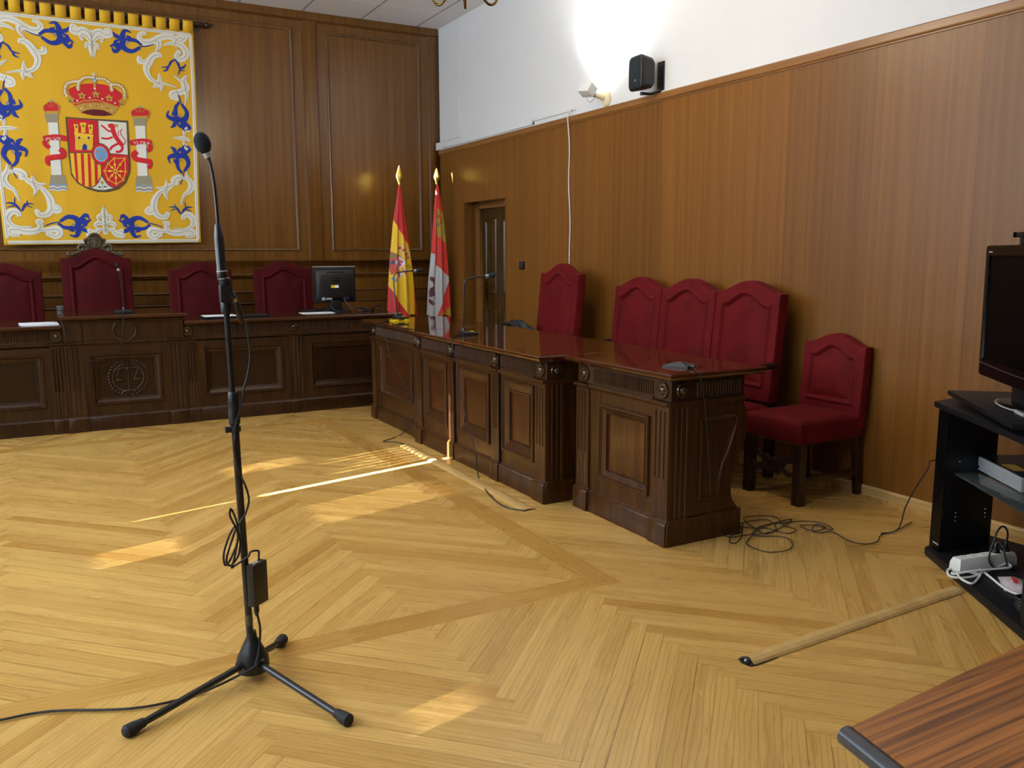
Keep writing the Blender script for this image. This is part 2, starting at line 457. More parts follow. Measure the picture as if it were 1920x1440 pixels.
b = MB(); b.box(XL - .1, XR + .6, YF - .1, YB + .1, ZC, ZC + .1); struct(b.build('ceiling', M['ceiling'], smooth=False))

# right wall: veneer below the cap at 2.63 m, white plaster above; door recess y 7.96-8.965
DY0, DY1, DZ = 7.962, 8.965, 2.038
b = MB()
b.box(XR, XR + .25, YF, DY0, 0, 2.635, 0); b.box(XR, XR + .25, DY1, YB, 0, 2.635, 0); b.box(XR, XR + .25, DY0, DY1, DZ, 2.635, 0)
b.box(XR, XR + .25, YF, YB, 2.635, ZC, 1)
struct(b.build('wall_right', [M['wall_wood'], M['white_wall']], smooth=False))
b = MB(); b.prism([(XR, 2.632), (XR - .018, 2.632), (XR - .022, 2.64), (XR - .022, 2.678), (XR - .016, 2.685), (XR, 2.685)], 'y', YF, YB - .012)
b.box(XR - .008, XR, YF, YB - .012, 2.622, 2.632)
struct(b.build('trim_1', M['dado'], smooth=False))
b = MB(); b.prism([(XR, 0), (XR - .016, 0), (XR - .016, .045), (XR - .01, .055), (XR, .058)], 'y', YF, DY0); b.prism([(XR, 0), (XR - .016, 0), (XR - .016, .045), (XR - .01, .055), (XR, .058)], 'y', DY1, YB - .02)
struct(b.build('baseboard_right', M['base_pine'], smooth=False))

# door in its recess
b = MB(); XD = XR + .17
b.box(XD, XD + .03, DY1 - .07, DY1, 0, DZ); b.box(XD, XD + .03, DY0, DY0 + .07, 0, DZ); b.box(XD, XD + .03, DY0 + .07, DY1 - .07, DZ - .07, DZ)
for yy, s_ in ((DY1 - .07, -1), (DY0 + .07, 1)):
    b.box(XD - .012, XD, min(yy, yy - s_ * .018), max(yy, yy - s_ * .018), 0, DZ - .06); b.box(XD - .02, XD, min(yy - s_ * .05, yy - s_ * .066), max(yy - s_ * .05, yy - s_ * .066), 0, DZ - .01)
b.box(XD - .014, XD, DY0 + .05, DY1 - .05, DZ - .07, DZ - .055)
struct(b.build('trim_2', M['dado'], bevel=.003))
b = MB(); b.box(XR + .05, XR + .25, DY1, DY1 + .02, 0, DZ); b.box(XR, XR + .25, DY1 - .004, DY1, 0, DZ); b.box(XR, XR + .25, DY0, DY0 + .004, 0, DZ); b.box(XR, XR + .25, DY0, DY1, DZ - .004, DZ)
struct(b.build('trim_3', M['back_wood'], smooth=False))
b = MB(); b.box(XD + .03, XD + .07, DY0 + .05, DY1 - .05, 0, DZ - .05)
for y0, y1, z0, z1 in ((DY0 + .15, DY0 + .42, .2, .85), (DY0 + .58, DY1 - .15, .2, .85), (DY0 + .15, DY0 + .42, 1.0, 1.85), (DY0 + .58, DY1 - .15, 1.0, 1.85)):
    L = []
    for ins, dx in ((0, 0), (0.01, -.012), (.03, -.012), (.045, .002), (.08, -.006)):
        L.append([(XD + .03 + dx, y0 + ins, z0 + ins), (XD + .03 + dx, y1 - ins, z0 + ins), (XD + .03 + dx, y1 - ins, z1 - ins), (XD + .03 + dx, y0 + ins, z1 - ins)])
    b.loops(L, False, True)
door = struct(b.build('door_1', M['door_wood'], smooth=False))
b = MB(); b.box(XD + .018, XD + .032, DY1 - .2, DY1 - .16, .93, 1.17); b.tube([(XD + .02, DY1 - .18, 1.08), (XD - .03, DY1 - .18, 1.08), (XD - .035, DY1 - .21, 1.08), (XD - .035, DY1 - .3, 1.075)], .008, 8)
b.build('door_handle', M['bronze'], door)

# back wall: veneer field with framed panels, wainscot below
b = MB(); b.box(XL, XR + .25, YB, YB + .1, 0, ZC)
struct(b.build('wall_back', M['back_wood'], smooth=False))
def frame(b, x0, x1, z0, z1, y, prof):
    L = []
    for ins, dy in prof:
        L.append([(x0 + ins, y + dy, z0 + ins), (x1 - ins, y + dy, z0 + ins), (x1 - ins, y + dy, z1 - ins), (x0 + ins, y + dy, z1 - ins)])
    b.loops(L, False, False)
PAN = [(-2.95, -1.59), (-1.46, 2.70), (2.83, 4.19)]
b = MB(); e = .016
xs = [XL] + [v for p in PAN for v in p] + [XR]
for i in range(0, len(xs), 2): b.box(xs[i], xs[i + 1], YB - e, YB, 1.385, 3.985)       # stiles between the panels
b.box(XL, XR, YB - e, YB, 3.985, ZC)
b.box(XL, XR, YB - e, YB, 1.25, 1.385)
struct(b.build('trim_4', M['back_wood'], bevel=.004))
b = MB()
for x0, x1 in PAN:
    frame(b, x0 + .12, x1 - .12, 1.497, 3.885, YB, [(0, 0), (.002, -.012), (.010, -.017), (.020, -.012), (.028, -.004), (.034, -.004), (.036, 0)])
    frame(b, x0, x1, 1.385, 3.985, YB, [(0, -e), (.006, -e - .002), (.014, -.006), (.018, 0)])
struct(b.build('trim_5', M['back_trim']))
b = MB()
pr = [(YB, 1.252), (YB - .05, 1.246), (YB - .055, 1.236), (YB - .05, 1.226), (YB - .036, 1.218), (YB - .03, 1.208), (YB - .012, 1.2), (YB, 1.19)]
b.prism(pr, 'x', XL, XR - .02)
for z in (1.05, .925, .30): b.prism([(YB, z + .012), (YB - .016, z + .009), (YB - .02, z), (YB - .012, z - .01), (YB, z - .014)], 'x', XL, XR - .02)
b.box(XL, XR - .02, YB - .014, YB, .94, 1.03); b.box(XL, XR - .02, YB - .02, YB, 0, .12)
struct(b.build('trim_6', M['back_trim'], smooth=False))

# left wall with five tall blinds drawn; gaps let the low sun in, hair-thin groups added for soft floor patches
EL = .17                                           # tangent of the low sun's height
SLY = lambda c: c - 0.235 * 3.1
SL = []                                            # (y, width, z0, z1)
def slit(c, w, xa, xb, za=0.0, zb=0.0):
    f = lambda x, z: z + (x + 3.1) * 1.0272 * EL
    SL.append((SLY(c), w, f(xa, za), f(xb, zb)))
for k in range(7): slit(2.03 + .02 * k, .0018, .93 + .02 * (k % 3), 1.2)
slit(4.862, .034, 1.14, 2.50)
slit(4.862, .010, 2.50, 2.50, .0, .13); slit(4.862, .003, 2.50, 2.50, .13, .46)
slit(4.862, .004, .40, .92)
for k in range(4): slit(2.015 + .03 * k, .0014, 1.0, 2.6)
for k in range(16): slit(4.10 + .024 * k, .0019, 1.25 + .03 * (k % 3), 2.2 - .05 * (k % 4))
for k in range(9): slit(4.215 + .026 * k + .0004, .0022, .10 + .04 * (k % 2), .56)
for k in range(20): slit(4.965 + .0242 * k, .0016 if k % 3 else .0026, 1.95 - .1 * (k % 4), 2.46)
for k in range(9): slit(5.462 + .0255 * k, .0022, 1.0 + .06 * (k % 2), 1.55)
slit(8.262, .019, 3.58, 4.10, 2.245, 2.43)
WIN = [(.5, 2.1), (2.75, 5.5), (6.5, 8.4)]; WZ0, WZ1, WZM = .55, 3.78, 1.55
def wall_cells(y0, y1, z0, z1, holes):
    cells = []
    ys = sorted({y0, y1} | {h for a in holes for h in (a[0], a[1]) if y0 < h < y1})
    for a, c in zip(ys, ys[1:]):
        hz = sorted((h[2], h[3]) for h in holes if h[0] <= a + 1e-6 and h[1] >= c - 1e-6)
        z = z0
        for p, q in hz:
            if p > z: cells.append((a, c, z, min(p, z1)))
            z = max(z, q)
        if z < z1: cells.append((a, c, z, z1))
    return cells
b = MB()
for y0, y1, z0, z1 in wall_cells(YF, YB, 0, ZC, [(a, c, WZ0, WZ1) for a, c in WIN]): b.box(XL - .1, XL, y0, y1, z0, z1)
struct(b.build('wall_left', M['white_wall'], smooth=False))
for i, (a, c) in enumerate(WIN):
    b = MB()
    hs = [(y - w / 2, y + w / 2, max(z0, WZ0), min(z1, WZ1 - .02)) for y, w, z0, z1 in SL if a < y < c]
    hs = sorted(hs)
    lo = MB()
    for y0, y1, z0, z1 in wall_cells(a, c, WZ0, WZ1, hs):
        if z1 > WZM: b.box(XL - .036, XL - .03, y0, y1, max(z0, WZM), z1)
        if z0 < WZM: lo.box(XL - .036, XL - .03, y0, y1, z0, min(z1, WZM))
    o = struct(b.build('window_%d' % (i + 1), M['blind'], smooth=False))
    lo.build('added_light_stop', M['back_wood'], o, smooth=False)  # unseen opaque panel, added to keep the lower right wall darker
    f = MB()
    for y in (a, c): f.box(XL - .03, XL + .02, y - .04, y + .04, WZ0 - .04, WZ1 + .04)
    f.box(XL - .03, XL + .02, a, c, WZ0 - .04, WZ0 + .01); f.box(XL - .03, XL + .02, a, c, WZ1 - .01, WZ1 + .04)
    f.build('window_frame', M['back_trim'], o)
b = MB(); b.box(XL, XR + .25, YF - .1, YF, 0, 2.635, 0); b.box(XL, XR + .25, YF - .1, YF, 2.635, ZC, 1)
struct(b.build('wall_front', [M['back_wood'], M['white_wall']], smooth=False))

# ------------------------------------------------------------------ light
sun = bpy.data.lights.new('sun', 'SUN'); sun.energy = 420.0; sun.angle = math.radians(.3); sun.color = (1, .97, .94)
so = bpy.data.objects.new('sun', sun); COL.objects.link(so)
sd = Vector((1, .235, -EL * 1.0272)).normalized(); so.rotation_mode = 'QUATERNION'; so.rotation_quaternion = Vector((0, 0, -1)).rotation_difference(sd)
so.location = (-8, 1, 6)
w = bpy.data.worlds.new('world'); scn.world = w; w.use_nodes = True
w.node_tree.nodes['Background'].inputs[0].default_value = (.6, .75, 1, 1); w.node_tree.nodes['Background'].inputs[1].default_value = .3
vs = scn.view_settings; vs.view_transform = 'Standard'; vs.look = 'None'; vs.exposure = 0.4; vs.gamma = 1.0; vs.use_curve_mapping = False
# ------------------------------------------------------------------ desk and bench units
# local frame: x along the front (left to right as seen from the front), y into the desk, z up
def panel_part(root, u0, u1, z0, z1, mat, fmat, ins=0.055):
    b = MB(); L = []
    for i_, dy in ((0, .006), (0, -.006), (.005, -.012), (.012, -.012), (.018, -.002), (.022, .004), (ins - .014, .016), (ins - .010, .008), (ins - .005, .010), (ins, .030)):
        L.append([(u0 + i_, dy, z0 + i_), (u1 - i_, dy, z0 + i_), (u1 - i_, dy, z1 - i_), (u0 + i_, dy, z1 - i_)])
    b.loops(L, False, False)
    p = b.build('panel_moulding', mat, root, smooth=False)
    q = MB(); k = ins
    q.box(u0 + k - .002, u1 - k + .002, .024, .036, z0 + k - .002, z1 - k + .002)
    q.build('panel_field', fmat, p, smooth=False)
    return p

def flute_profile(u0, u1, n, depth, y0):
    w = u1 - u0; m = .012; fw_ = (w - 2 * m) / n; pr = [(u0, y0)]
    for k in range(n):
        a = u0 + m + k * fw_; g = fw_ * .22
        pr.append((a + g, y0))
        for t in (0.2, .5, .8): pr.append((a + g + (fw_ - 2 * g) * t, y0 + depth * math.sin(PI * t) ** .7))
        pr.append((a + fw_ - g, y0))
    pr.append((u1, y0))
    return pr

def pilaster_part(root, u0, u1, z0, z1, mat, n=3, name='pilaster'):
    b = MB(); zm = z0 + (z1 - z0) * .36
    for a, c, d in ((z0, z0 + .02, 0), (z0 + .02, zm, .0025), (zm, z1 - .025, .009), (z1 - .025, z1, 0)):
        pr = flute_profile(u0, u1, n, d, -.006) if d else [(u0, -.006), (u1, -.006)]
        b.prism(pr + [(u1, .02), (u0, .02)], 'z', a, c)
    return b.build(name, mat, root, smooth=False)

def rosette_part(root, u, z, y, mat, r=.042, d=(0, -1, 0)):
    b = MB()
    b.lathe([(r, -.004), (r, .006), (r * .93, .011), (r * .8, .012), (r * .72, .007), (r * .56, .006), (r * .5, .012), (r * .3, .019), (r * .17, .021), (r * .15, .016), (0, .016)], (u, y, z), d, 28)
    return b.build('rosette', mat, root)

def frieze_part(root, L, z0, z1, depth, spans, mat, y=.0):
    b = MB()
    b.box(0, L, y + .006, depth, z0, z1)
    h = z1 - z0
    for a, c in spans:
        n = max(4, int((c - a) / .0185)); w = (c - a) / n
        for k in range(n):
            x = a + k * w
            pr = [(x + w * .16, y + .006)] + [(x + w * (.16 + .68 * t), y + .006 - .009 * math.sin(PI * t)) for t in (.15, .35, .5, .65, .85)] + [(x + w * .84, y + .006)]
            b.prism(pr, 'z', z0 + h * .18, z1 - h * .2)
        b.box(a, c, y - .001, y + .006, z0, z0 + h * .12)
    return b.build('frieze', mat, root, smooth=False)

def moulding_part(root, L, z, depth, blocks, mat, h=.026, ends=(0, 0)):
    b = MB()
    def run(u0, u1, p):
        b.prism([(depth, z), (-p * .45, z), (-p * .8, z + h * .3), (-p, z + h * .45), (-p, z + h * .75), (-p * .7, z + h), (depth, z + h)], 'x', u0, u1)
    run(-ends[0], L + ends[1], .018)
    for a, c in blocks: run(a - .004, c + .004, .026)
    return b.build('moulding', mat, root, smooth=False)

def plinth_part(root, L, depth, blocks, mat, h=.135, ends=(0, 0)):
    b = MB()
    def run(u0, u1, p, dd):
        b.prism([(-p, 0), (-p, h - .022), (-p + .006, h - .014), (-p + .012, h - .008), (-p + .02, h), (dd, h), (dd, 0)], 'x', u0, u1)
    run(-ends[0], L + ends[1], .012, depth)
    for a, c in blocks: run(a - .006, c + .006, .024, depth * .5)
    return b.build('plinth', mat, root, bevel=.002, seg=1)

def top_part(root, x0, x1, y0, y1, z0, z1, mat):
    b = MB(); t = z1 - z0
    L = []
    for i_, z in ((.016, z0), (.006, z0 + t * .2), (.0, z0 + t * .5), (.0, z1 - .006), (.004, z1)):
        L.append([(x0 + i_, y0 + i_, z), (x1 - i_, y0 + i_, z), (x1 - i_, y1 - i_, z), (x0 + i_, y1 - i_, z)])
    b.loops(L)
    return b.build('tabletop', mat, root, smooth=False)

SCURVE = [(.455, .135), (.454, .155), (.43, .18), (.417, .21), (.414, .25), (.418, .29), (.435, .34), (.458, .39), (.483, .44), (.5, .49), (.508, .54), (.508, .60), (.5, .65), (.485, .69), (.478, .712)]

def front_boards(b, L, pans, pz, zt):
    x = 0
    for p in sorted(pans):
        z0, z1 = (p[2], p[3]) if len(p) > 2 else pz
        if p[0] > x: b.box(x, p[0], .006, .034, .13, zt)
        b.box(p[0], p[1], .006, .034, .13, z0); b.box(p[0], p[1], .006, .034, z1, zt); x = p[1]
    b.box(x, L, .006, .034, .13, zt)

def desk_unit(root, L, pil, pans, ros, spans, mats, depth=.48, zt=.88, tt=.034, ztop0=None, topbox=None, zm=.708, pz=(.22, .64), scurve=True, ends=(0, 0), pins=.055):
    mw, mp, mf, mtop = mats
    plinth_part(root, L, depth, pil, mw, ends=ends)
    b = MB()
    prof = ([(.034, .13)] + SCURVE + [(.034, .712)]) if scurve else [(.034, .13), (depth, .13), (depth, .712), (.034, .712)]
    b.prism(prof, 'x', 0, L); front_boards(b, L, pans, pz, .712)
    b.build('carcass', mw, root, smooth=False)
    for a, c in pil: pilaster_part(root, a, c, .133, zm + .002, mw)
    for p in pans: panel_part(root, p[0], p[1], p[2] if len(p) > 2 else pz[0], p[3] if len(p) > 2 else pz[1], mw, mp, pins)
    moulding_part(root, L, zm, depth, pil, mw, ends=ends)
    frieze_part(root, L, zm + .026, zt - tt, depth, spans, mf)
    for u in ros: rosette_part(root, u, zm + .026 + (zt - tt - zm - .026) * .48, .004, M['rosette'])
    x0, x1, y0, y1 = topbox
    top_part(root, x0, x1, y0, y1, zt - tt, zt, mtop)

DM = (M['desk'], M['desk_panel'], M['desk_dark'], M['desk_top'])
RZ = -PI / 2
# end unit: front plane x=2.63, y from 4.02 down to 3.19
e = thing('side_desk', 'short dark oak end desk nearest the camera with single square panel and curved open side', 'desk', (2.642, 4.02, 0), RZ, 'side desks along the right')
desk_unit(e, .825, [(.0, .125), (.70, .825)], [(.225, .665)], [.075, .765], [(.15, .69)], DM, topbox=(-.065, .885, -.05, .58), ends=(0, .012))
# end face towards the camera (local +x side)
b = MB(); X = .825
b.xf = Matrix.Translation((X, 0, 0)) @ Matrix.Rotation(PI / 2, 4, 'Z')       # local x' -> +y, local y' -> -x : front faces +x
E2 = MB(); E2.xf = b.xf
pr = flute_profile(.0, .125, 3, .009, -.006)
E2.prism(pr + [(.125, .02), (0, .02)], 'z', .135, .71); E2.build('pilaster', M['desk'], e, smooth=False)
E3 = MB(); E3.xf = b.xf
w_, a_, n_ = .0185, .16, 16
for k in range(n_):
    x = a_ + k * w_
    E3.prism([(x + .003, .0)] + [(x + .003 + .0125 * t, -.008 * math.sin(PI * t)) for t in (.2, .5, .8)] + [(x + .0155, .0)], 'z', .755, .822)
for k in range(n_): E3.ell((a_ + (k + .5) * w_, -.002, .747), (.004, .004, .004), 6)
E3.build('frieze', M['desk_dark'], e, smooth=False)
E4 = MB(); E4.xf = b.xf
E4.lathe([(.042, -.004), (.042, .006), (.039, .011), (.033, .012), (.030, .007), (.023, .006), (.021, .012), (.013, .019), (.007, .021), (.006, .016), (0, .016)], (.075, 0, .788), (0, -1, 0), 28); E4.build('rosette', M['rosette'], e)
E5 = MB(); E5.xf = b.xf
pts = [(.20, -.003, .638), (.42, -.003, .636), (.432, -.003, .615), (.43, -.003, .575), (.41, -.003, .52), (.385, -.003, .455), (.355, -.003, .40), (.335, -.003, .34), (.325, -.003, .285), (.325, -.003, .238), (.315, -.003, .222), (.20, -.003, .216)]
E5.tube(pts, .008, 8); E5.tube([(p[0] * .93 + .012, -.001, p[2] * .96 + .016) for p in pts], .004, 6); E5.tube([(.20, -.003, .638), (.20, -.003, .216)], .008, 8)
E5.build('side_moulding', M['desk'], e)

m_ = thing('side_desk', 'long middle side desk with three tall panels and two gooseneck microphone cables', 'desk', (2.50, 6.07, 0), RZ, 'side desks along the right')
m_['label'] = 'longest side desk, dark oak front of three tall panels in the middle of the row'
desk_unit(m_, 1.94, [(.0, .10), (.585, .69), (1.26, 1.365), (1.82, 1.94)], [(.14, .56), (.75, 1.225), (1.405, 1.80)], [.05, .635, 1.31, 1.878], [(.11, .575), (.70, 1.25), (1.375, 1.81)], DM, topbox=(.02, 1.985, -.075, .77), pz=(.218, .685), ends=(0, .012), pins=.08)
for u in (.695, 1.37):
    bb = MB(); bb.box(u, u + .006, -.012, .01, .13, .86); bb.build('gap_shade_bar', M['black_plastic'], m_)  # black bar in place of the shaded gap between desk sections
# its end face, half hidden
E2 = MB(); E2.xf = Matrix.Translation((1.94, 0, 0)) @ Matrix.Rotation(PI / 2, 4, 'Z')
pr = flute_profile(.0, .12, 3, .009, -.006); E2.prism(pr + [(.12, .02), (0, .02)], 'z', .135, .71); E2.build('pilaster', M['desk'], m_, smooth=False)
E4 = MB(); E4.xf = E2.xf
E4.lathe([(.042, -.004), (.042, .006), (.039, .011), (.033, .012), (.030, .007), (.023, .006), (.021, .012), (.013, .019), (.007, .021), (.006, .016), (0, .016)], (.07, 0, .785), (0, -1, 0), 28); E4.build('rosette', M['rosette'], m_)

f_ = thing('side_desk', 'far side desk with one wide panel, standing against the corner of the judges\' bench', 'desk', (2.545, 7.21, 0), RZ, 'side desks along the right')
desk_unit(f_, 1.10, [(.0, .10), (.99, 1.10)], [(.22, .94)], [.055, 1.04], [(.11, .98)], DM, topbox=(-.12, 1.155, -.05, .725), pz=(.26, .685), pins=.085)

# judges' bench along the back, three units
BM = (M['bench'], M['bench_panel'], M['desk_dark'], M['bench_top'])
def bench_wing(x0, L, pil, pans, ros, spans, label, tb):
    r = thing('judges_bench', label, 'bench desk', (x0, 7.782, 0), 0, 'units of the judges\' bench')
    desk_unit(r, L, pil, pans, ros, spans, BM, depth=.6, zt=.893, tt=.03, topbox=tb, zm=.722, pz=(.222, .655), scurve=False, pins=.065)
    return r
bench_wing(1.045, 1.935, [(.0, .10), (.91, 1.035), (1.835, 1.935)], [(.155, .845), (1.10, 1.79)], [.03, .958, 1.885], [(.09, .90), (1.03, 1.83)], 'right wing of the judges\' bench carrying the computer monitor', (-.0, 1.995, -.075, .80))
bench_wing(-1.82, 1.935, [(.0, .10), (.90, 1.025), (1.835, 1.935)], [(.145, .835), (1.09, 1.785)], [.05, .975, 1.895], [(.11, .90), (1.035, 1.845)], 'left wing of the judges\' bench with white papers on its edge', (-.06, 1.935, -.075, .80))
c_ = thing('judges_bench', 'raised middle section of the judges\' bench carved with scales in a laurel wreath', 'bench desk', (.118, 7.77, 0), 0, 'units of the judges\' bench')
Lc = .924; pil = [(.0, .14), (.79, Lc)]
plinth_part(c_, Lc, .6, pil, M['bench'])
b = MB(); b.box(0, Lc, .034, .6, .13, .932); front_boards(b, Lc, [(.19, .735, .213, .64)], None, .932); b.build('carcass', M['bench'], c_, smooth=False)
for a, c in pil: pilaster_part(c_, a, c, .133, .724, M['bench'])
cp = panel_part(c_, .19, .735, .213, .64, M['bench'], M['bench_panel'], .062)
moulding_part(c_, Lc, .722, .6, pil, M['bench'])
b = MB(); 
for a, c in pil: b.box(a, c, -.008, .01, .748, .93)
b.box(.14, .79, -.006, .01, .905, .925)
b.build('frieze_block', M['bench'], c_, bevel=.002, seg=1)
b = MB(); ringp = [(.46 + .088 * math.cos(2 * PI * k / 32), -.004, .832 + .085 * math.sin(2 * PI * k / 32)) for k in range(33)]
b.tube(ringp, .006, 8); b.build('carved_ring', M['bench'], c_)
top_part(c_, -.03, Lc + .03, -.075, .82, .932, .962, M['bench_top'])
b = MB(); cx, cz = .467, .43; rr = random.Random(3)
for s in (-1, 1):
    for k in range(15):
        t = -PI / 2 + .18 + (PI - .5) * k / 14
        for o_ in (-.016, .016):
            R = .135 + o_
            px, pz_ = cx + s * R * math.cos(t), cz + R * math.sin(t)
            ang = math.atan2(math.cos(t), -s * math.sin(t)) + (0.6 if o_ > 0 else -.6) * s
            b.ell((px, .0, pz_), (.019, .009, .0085), 8, rot=Matrix.Rotation(-ang, 3, 'Y'))
    # scale pan
    b.tube([(cx, -.004, cz + .075), (cx + s * .05, -.004, cz + .085), (cx + s * .078, -.004, cz + .068)], .006, 6, 3)
    for q in (-1, 0, 1): b.tube([(cx + s * .076, -.004, cz + .068), (cx + s * .07 + q * .026, -.004, cz - .012)], .0028, 6)
    b.ell((cx + s * .07, -.002, cz - .018), (.034, .010, .011), 12)
b.tube([(cx, -.006, cz + .14), (cx, -.006, cz - .10)], [.004, .008, .006, .008], 8); b.ell((cx, -.006, cz + .075), (.013, .012, .013))
b.tube([(cx - .05, -.004, cz - .12), (cx, -.006, cz - .105), (cx + .06, -.004, cz - .135)], [.004, .009, .004], 8, 4); b.tube([(cx + .05, -.004, cz - .125), (cx - .02, -.006, cz - .112), (cx - .07, -.004, cz - .138)], [.004, .008, .004], 8, 4)
b.v = [(x, y + .020, z) for x, y, z in b.v]; b.build('carved_emblem', M['bench'], c_, label='carved laurel wreath around a balance and sword')

# ------------------------------------------------------------------ upholstered chairs
# local frame: chair faces -y, origin on the floor below the middle of the backrest's front face
def camel(u, zs, zp, k=.86):
    a = abs(u)
    if a >= k: return zs
    return zs + (zp - zs) * (0.5 + 0.5 * math.cos(PI * a / k)) ** .85
def back_loop(w, z0, zs, zp, ins, insb, y, n=14, x0=0.0, lean=0.0, k=.86):
    h = w / 2 - ins; P = []
    zt = lambda u: camel(u, zs, zp, k) - ins
    for i in range(n): P.append((-h + 2 * h * i / n, z0 + insb))
    top0 = zt(1)
    for i in range(n): P.append((h, z0 + insb + (top0 - z0 - insb) * i / n))
    for i in range(2 * n): u = 1 - 2 * i / (2 * n); P.append((h * u, zt(u)))
    for i in range(n): P.append((-h, top0 + (z0 + insb - top0) * i / n))
    return [(x0 + x, y + (z - z0) * lean, z) for x, z in P]
def backrest(root, w, z0, zs, zp, mat, th=.085, lean=.05, x0=0.0, pad=.085, padb=.10, k=.86, ridge=.018):
    b = MB(); L = []
    for ins, insb, y in ((.012, .0, th), (.0, 0, th - .012), (.0, 0, .014), (.006, 0, .004), (.018, .005, 0), (pad - .018, padb - .018, -.002), (pad - .008, padb - .008, -ridge * .75), (pad, padb, -ridge), (pad + .009, padb + .009, -ridge * .75), (pad + .02, padb + .02, .004), (pad + .045, padb + .045, -.006), (max(pad + .06, w * .36), padb + .062, -.014)):
        kk = 1.0 if ins < pad else 1.0
        L.append(back_loop(w, z0, zs, zp - max(0, ins - .02) * .0, ins, insb, y, x0=x0, lean=lean, k=k))
    b.loops(L)
    return b.build('backrest', mat, root)
def seat(root, x0, x1, y0, y1, z0, z1, mat, name='seat'):
    b = MB(); L = []
    for i_, z in ((.006, z0), (.0, z0 + .012), (-.004, (z0 + z1) / 2), (.0, z1 - .03), (.012, z1 - .012), (.04, z1), (.12, z1 + .01)):
        q = []
        for (ax, ay, bx, by) in ((x0 + i_, y0 + i_, x1 - i_, y0 + i_), (x1 - i_, y0 + i_, x1 - i_, y1 - i_), (x1 - i_, y1 - i_, x0 + i_, y1 - i_), (x0 + i_, y1 - i_, x0 + i_, y0 + i_)):
            for t in range(6): q.append((ax + (bx - ax) * t / 6, ay + (by - ay) * t / 6, z))
        L.append(q)
    b.loops(L)
    return b.build(name, mat, root)
def sq_leg(root, x, y, z0, z1, w0, w1, mat, dx=0, dy=0, fl=False):
    b = MB()
    if fl:
        h = w1 / 2
        pr = [(q[0], q[1]) for q in flute_profile(x - h, x + h, 4, .005, y - h)] + [(x + h, y + h), (x - h, y + h)]
        b.prism(pr, 'z', z0, z1)
    else:
        a, c = w0 / 2, w1 / 2
        b.loops([[(x + dx - a, y + dy - a, z0), (x + dx + a, y + dy - a, z0), (x + dx + a, y + dy + a, z0), (x + dx - a, y + dy + a, z0)], [(x - c, y - c, z1), (x + c, y - c, z1), (x + c, y + c, z1), (x - c, y + c, z1)]])
    return b.build('leg', mat, root, bevel=.003, smooth=False)
def armrest(root, x, y0, y1, z, mat):
    b = MB(); b.tube([(x, y1, z + .01), (x, (y0 + y1) / 2, z - .005), (x, y0 + .05, z), (x, y0, z - .02), (x, y0 + .012, z - .045), (x, y0 + .035, z - .03)], [.022, .02, .024, .026, .02, .012], 10, 5)
    b.tube([(x, y0 + .07, z - .01), (x, y0 + .09, z - .12), (x, y0 + .05, z - .27)], [.016, .022, .018], 8, 5)
    return b.build('armrest', mat, root)
def high_chair(label, loc, rz, w=.6, zs=1.31, zp=1.388, group=None, velvet='velvet', z0=.50, lean=.05, cat='chair', name='high_back_armchair', pad=.085):
    r = thing(name, label, cat, loc, rz, group)
    # lean pivots at z0; keep the top at the origin's plane
    y0 = -(zs - z0) * lean
    bk = backrest(r, w, z0, zs, zp, M[velvet], lean=lean, pad=pad)
    for v in bk.data.vertices: v.co.y += y0
    seat(r, -w / 2 - .01, w / 2 + .01, y0 - .52, y0 + .01, .36, .50, M[velvet])
    for sx in (-1, 1):
        sq_leg(r, sx * (w / 2 - .03), y0 - .48, 0, .37, .05, .06, M['chair_wood'])
        sq_leg(r, sx * (w / 2 - .03), y0 + .05, 0, .52, .05, .055, M['chair_wood'], dy=.03)
        armrest(r, sx * (w / 2 + .012), y0 - .42, y0 + .02, .745, M['chair_wood'])
    b = MB(); b.box(-w / 2 + .03, w / 2 - .03, y0 - .25, y0 - .22, .14, .18)
    for sx in (-1, 1): b.box(sx * (w / 2 - .03) - .015, sx * (w / 2 - .03) + .015, y0 - .48, y0 + .06, .14, .18)
    b.build('stretcher', M['chair_wood'], r)
    return r
G1 = 'red judges\' chairs behind the bench'
ch = high_chair('red velvet judge\'s chair behind the bench, right beside the computer monitor', (2.235, 9.02, 0), 0, group=G1, velvet='velvet_dark')
dup(ch, (1.405, 9.0, 0), 0, 'red velvet judge\'s chair seen just behind the microphone stand', G1)
dup(ch, (-.295, 9.0, 0), 0, 'leftmost red velvet judge\'s chair, cut off by the left edge of the photo', G1)
pc = high_chair('taller red presiding chair with a carved wooden crest on top', (.47, 9.0, 0), 0, zs=1.425, zp=1.515, group=G1, velvet='velvet_dark', name='presiding_armchair')
# crest
b = MB(); zc = 1.555
out = [(-.235, 1.452), (-.22, 1.478), (-.18, 1.472), (-.15, 1.49), (-.155, 1.525), (-.13, 1.555), (-.09, 1.558), (-.075, 1.60), (-.05, 1.635), (0, 1.652), (.05, 1.635), (.075, 1.60), (.09, 1.558), (.13, 1.555), (.155, 1.525), (.15, 1.49), (.18, 1.472), (.22, 1.478), (.235, 1.452), (.17, 1.452), (.11, 1.475), (.05, 1.50), (0, 1.508), (-.05, 1.50), (-.11, 1.475), (-.17, 1.452)]
b.prism(out, 'y', .012, .05)
b.lathe([(.062, 0), (.062, .008), (.054, .014), (.048, .008), (.03, .01), (0, .013)], (0, .012, 1.575), (0, -1, 0), 28)
b.tube([(0, -.0, 1.615), (0, -.002, 1.54)], .005, 6); b.tube([(-.03, -.0, 1.598), (.03, -.0, 1.598)], .004, 6)
